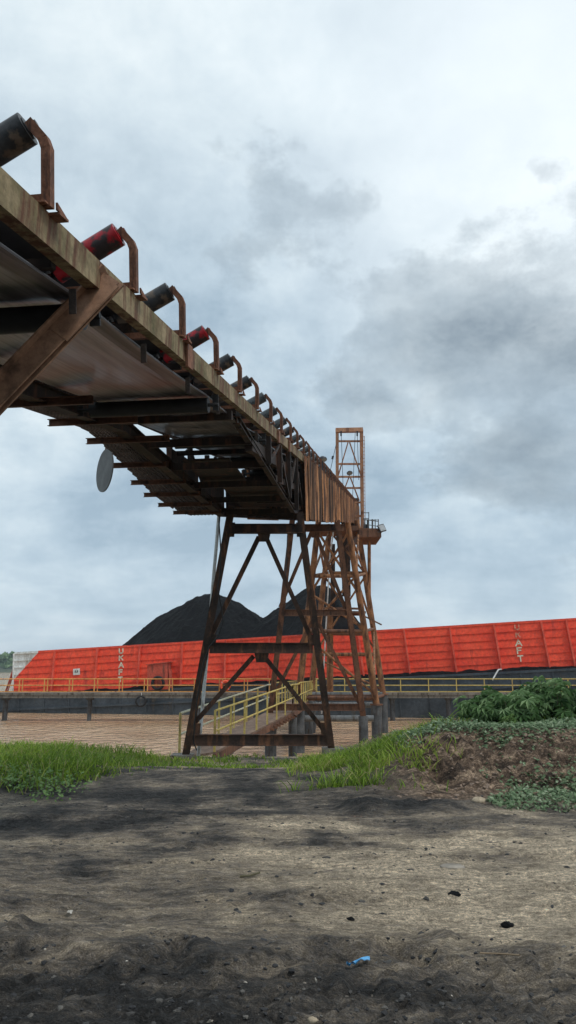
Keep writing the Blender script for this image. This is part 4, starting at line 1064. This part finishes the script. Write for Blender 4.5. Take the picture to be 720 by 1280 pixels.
def stick(pts, r, label, mat=M['wood']):
    ps = [ground_at(*q)+Vector((0, 0, .02)) for q in pts]; mb = MB(); mb.path(ps, r, 6); tag(mb.build('stick', mat, origin=ps[0]), label, 'stick')
stick(((300, 1099), (312, 1098), (325, 1094)), .008, 'dark curved twig lying on the dirt in the middle', M['bark'])
stick(((600, 1196), (625, 1197), (650, 1199)), .005, 'thin straight pale stick lying on the dry dirt at lower right')
p = ground_at(512, 958); mb = MB(); mb.path([p, p+Vector((.1, .05, .22))], .01, 6); tag(mb.build('stick', M['paper'], origin=p), 'short pale stick leaning on the mound slope', 'stick')

# ------------------------------------------------------------------ air
m = bpy.data.materials.new('haze_air'); m.use_nodes = True; nt = m.node_tree; nt.nodes.remove(nt.nodes['Principled BSDF'])
pv = nt.nodes.new('ShaderNodeVolumePrincipled'); pv.inputs['Density'].default_value = .00026; pv.inputs['Color'].default_value = (.78, .86, .95, 1); pv.inputs['Anisotropy'].default_value = .2
nt.links.new(pv.outputs[0], nt.nodes['Material Output'].inputs['Volume'])
hz = MB(); hz.add([(x, y, z) for z in (-9, 34) for x, y in ((-2520, -320), (2520, -320), (2520, 2620), (-2520, 2620))], [(3, 2, 1, 0), (4, 5, 6, 7), (0, 1, 5, 4), (1, 2, 6, 5), (2, 3, 7, 6), (3, 0, 4, 7)])
tag(hz.build('haze', m), 'thin pale haze in the air over the river', 'haze', kind='stuff')
# ------------------------------------------------------------------ sky and light
EL, AZ = math.radians(58), math.radians(128)
w = bpy.data.worlds.new("World"); scene.world = w; w.use_nodes = True; nt = w.node_tree
bgn = nt.nodes['Background']; tc = nt.nodes.new('ShaderNodeTexCoord'); vec = tc.outputs['Generated']
sky = nt.nodes.new('ShaderNodeTexSky'); sky.sky_type = 'NISHITA'; sky.sun_disc = False; sky.sun_elevation = EL; sky.sun_rotation = AZ
def vmath(op, a, b_=None, out=0):
    n = nt.nodes.new('ShaderNodeVectorMath'); n.operation = op
    for i, v in enumerate((a, b_)):
        if v is None: continue
        if isinstance(v, (tuple, Vector)): n.inputs[i].default_value = v
        else: nt.links.new(v, n.inputs[i])
    return n.outputs['Value'] if out else n.outputs[0]
sep = nt.nodes.new('ShaderNodeSeparateXYZ'); nt.links.new(vec, sep.inputs[0])
zz = math_n(nt, 'ADD', math_n(nt, 'MAXIMUM', sep.outputs[2], 0.0), .30)
comb = nt.nodes.new('ShaderNodeCombineXYZ')
nt.links.new(math_n(nt, 'DIVIDE', sep.outputs[0], zz), comb.inputs[0]); nt.links.new(math_n(nt, 'DIVIDE', sep.outputs[1], zz), comb.inputs[1])
pl = comb.outputs[0]
def nz(v, s, det, r, dist=0.0): return noise(nt, v, s, det, r, dist)
mapn = nt.nodes.new('ShaderNodeMapping'); mapn.inputs['Location'].default_value = (3.1, 1.7, 0); mapn.inputs['Scale'].default_value = (1.15, 1.35, 1); nt.links.new(pl, mapn.inputs[0])
big = nz(mapn.outputs[0], .8, 9, .55, .25); med = nz(mapn.outputs[0], 2.6, 9, .62, .2); sml = nz(vec, 9, 9, .62, .2)
f = math_n(nt, 'ADD', math_n(nt, 'ADD', math_n(nt, 'MULTIPLY', big, .52), math_n(nt, 'MULTIPLY', med, .26)), math_n(nt, 'MULTIPLY', sml, .22))
cl = ramp(nt, f, [(.40, (.27, .365, .45)), (.465, (.39, .49, .57)), (.525, (.52, .615, .675)), (.60, (.70, .77, .80))])
# brighter cover high up and to the right, where the sun stands behind it
def dirv(px, py): return (at(px, py, 1)-Vector((0, 0, EYE))).normalized()
def blob(px, py, r_in, r_out, wob=.10, wsc=5.0, stretch=None):
    nn = nt.nodes.new('ShaderNodeTexNoise'); nn.inputs['Scale'].default_value = wsc; nn.inputs['Detail'].default_value = 7; nn.inputs['Roughness'].default_value = .58
    nt.links.new(vec, nn.inputs['Vector'])
    off = vmath('MULTIPLY', vmath('SUBTRACT', nn.outputs['Color'], (.5, .5, .5)), (wob*2, wob*2, wob*2))
    dd = vmath('SUBTRACT', vmath('ADD', vec, off), dirv(px, py))
    if stretch: dd = vmath('MULTIPLY', dd, stretch)
    ln = vmath('LENGTH', dd, out=1)
    return ramp(nt, ln, [(r_in, 1), (r_out, 0)], 'EASE')
cl = mixc(nt, math_n(nt, 'MULTIPLY', blob(700, 60, .02, .55, .08, 3), .75), cl, (.80, .86, .89))
cl = mixc(nt, math_n(nt, 'MULTIPLY', blob(80, 30, .02, .42, .12, 3), .30), cl, (.74, .80, .82))
# bluish, smoother air low over the horizon
lowf = ramp(nt, sep.outputs[2], [(.0, 1), (.13, .75), (.30, 0)])
cl = mixc(nt, math_n(nt, 'MULTIPLY', lowf, .5), cl, (.40, .50, .585))
# the grey cumulus bank on the right
def soft(px, py, r_out, st=(1, 1, 1)):
    ln = vmath('LENGTH', vmath('MULTIPLY', vmath('SUBTRACT', vec, dirv(px, py)), st), out=1)
    return ramp(nt, ln, [(0, 1), (r_out, 0)], 'EASE')
cn = nt.nodes.new('ShaderNodeMapping'); cn.inputs['Scale'].default_value = (1, 1, 1.5); nt.links.new(vec, cn.inputs[0])
cnz = noise(nt, cn.outputs[0], 5.6, 11, .60, .0)
bl = math_n(nt, 'MULTIPLY', soft(650, 410, .30, (.85, 1, 1.2)), .80)
for q, k in (((690, 330, .16), .5), ((600, 590, .16, (.8, 1, 1.6)), .60), ((470, 510, .2, (.8, 1, 1.7)), .48), ((680, 215, .06, (.7, 1, 1.5)), .40), ((680, 570, .24), .62), ((350, 300, .42, (.8, 1, 1.5)), .20)):
    bl = math_n(nt, 'MAXIMUM', bl, math_n(nt, 'MULTIPLY', soft(*q), k))
sm_ = math_n(nt, 'ADD', math_n(nt, 'MULTIPLY', bl, .45), math_n(nt, 'MULTIPLY', cnz, .75))
shade = ramp(nt, sm_, [(.50, 0), (.555, .36), (.64, .66), (.80, 1)])
shade = math_n(nt, 'MULTIPLY', shade, ramp(nt, bl, [(.0, 0), (.12, 1)]))
cin = ramp(nt, noise(nt, cn.outputs[0], 9, 9, .6, .2), [(.35, 1.12), (.65, .72)])
cl = mixc(nt, math_n(nt, 'MULTIPLY', shade, math_n(nt, 'MULTIPLY', cin, .88)), cl, (.20, .255, .305))
cl10 = mixc(nt, 1.0, cl, (10, 10, 10), 'MULTIPLY')
fin = mixc(nt, .96, sky.outputs[0], cl10)
nt.links.new(fin, bgn.inputs['Color']); bgn.inputs['Strength'].default_value = .1
sl = bpy.data.lights.new('sun', 'SUN'); sl.energy = 1.25; sl.angle = math.radians(14); sl.color = (1, .96, .90)
so = bpy.data.objects.new('sun', sl); COL.objects.link(so)
sd = Vector((math.sin(AZ)*math.cos(EL), math.cos(AZ)*math.cos(EL), math.sin(EL)))
so.rotation_euler = sd.to_track_quat('Z', 'Y').to_euler()

cam = bpy.data.cameras.new('camera'); co = bpy.data.objects.new('camera', cam); COL.objects.link(co)
cam.sensor_fit = 'VERTICAL'; cam.sensor_height = 36; cam.lens = 36*F/1280; cam.clip_end = 6000; cam.clip_start = .05
co.location = (0, 0, EYE); co.rotation_euler = (math.pi/2+PIT, 0, 0); scene.camera = co
vs_ = scene.view_settings; vs_.view_transform = 'Standard'; vs_.look = 'None'; vs_.exposure = .37; vs_.gamma = 1
scene.render.resolution_x = 576; scene.render.resolution_y = 1024
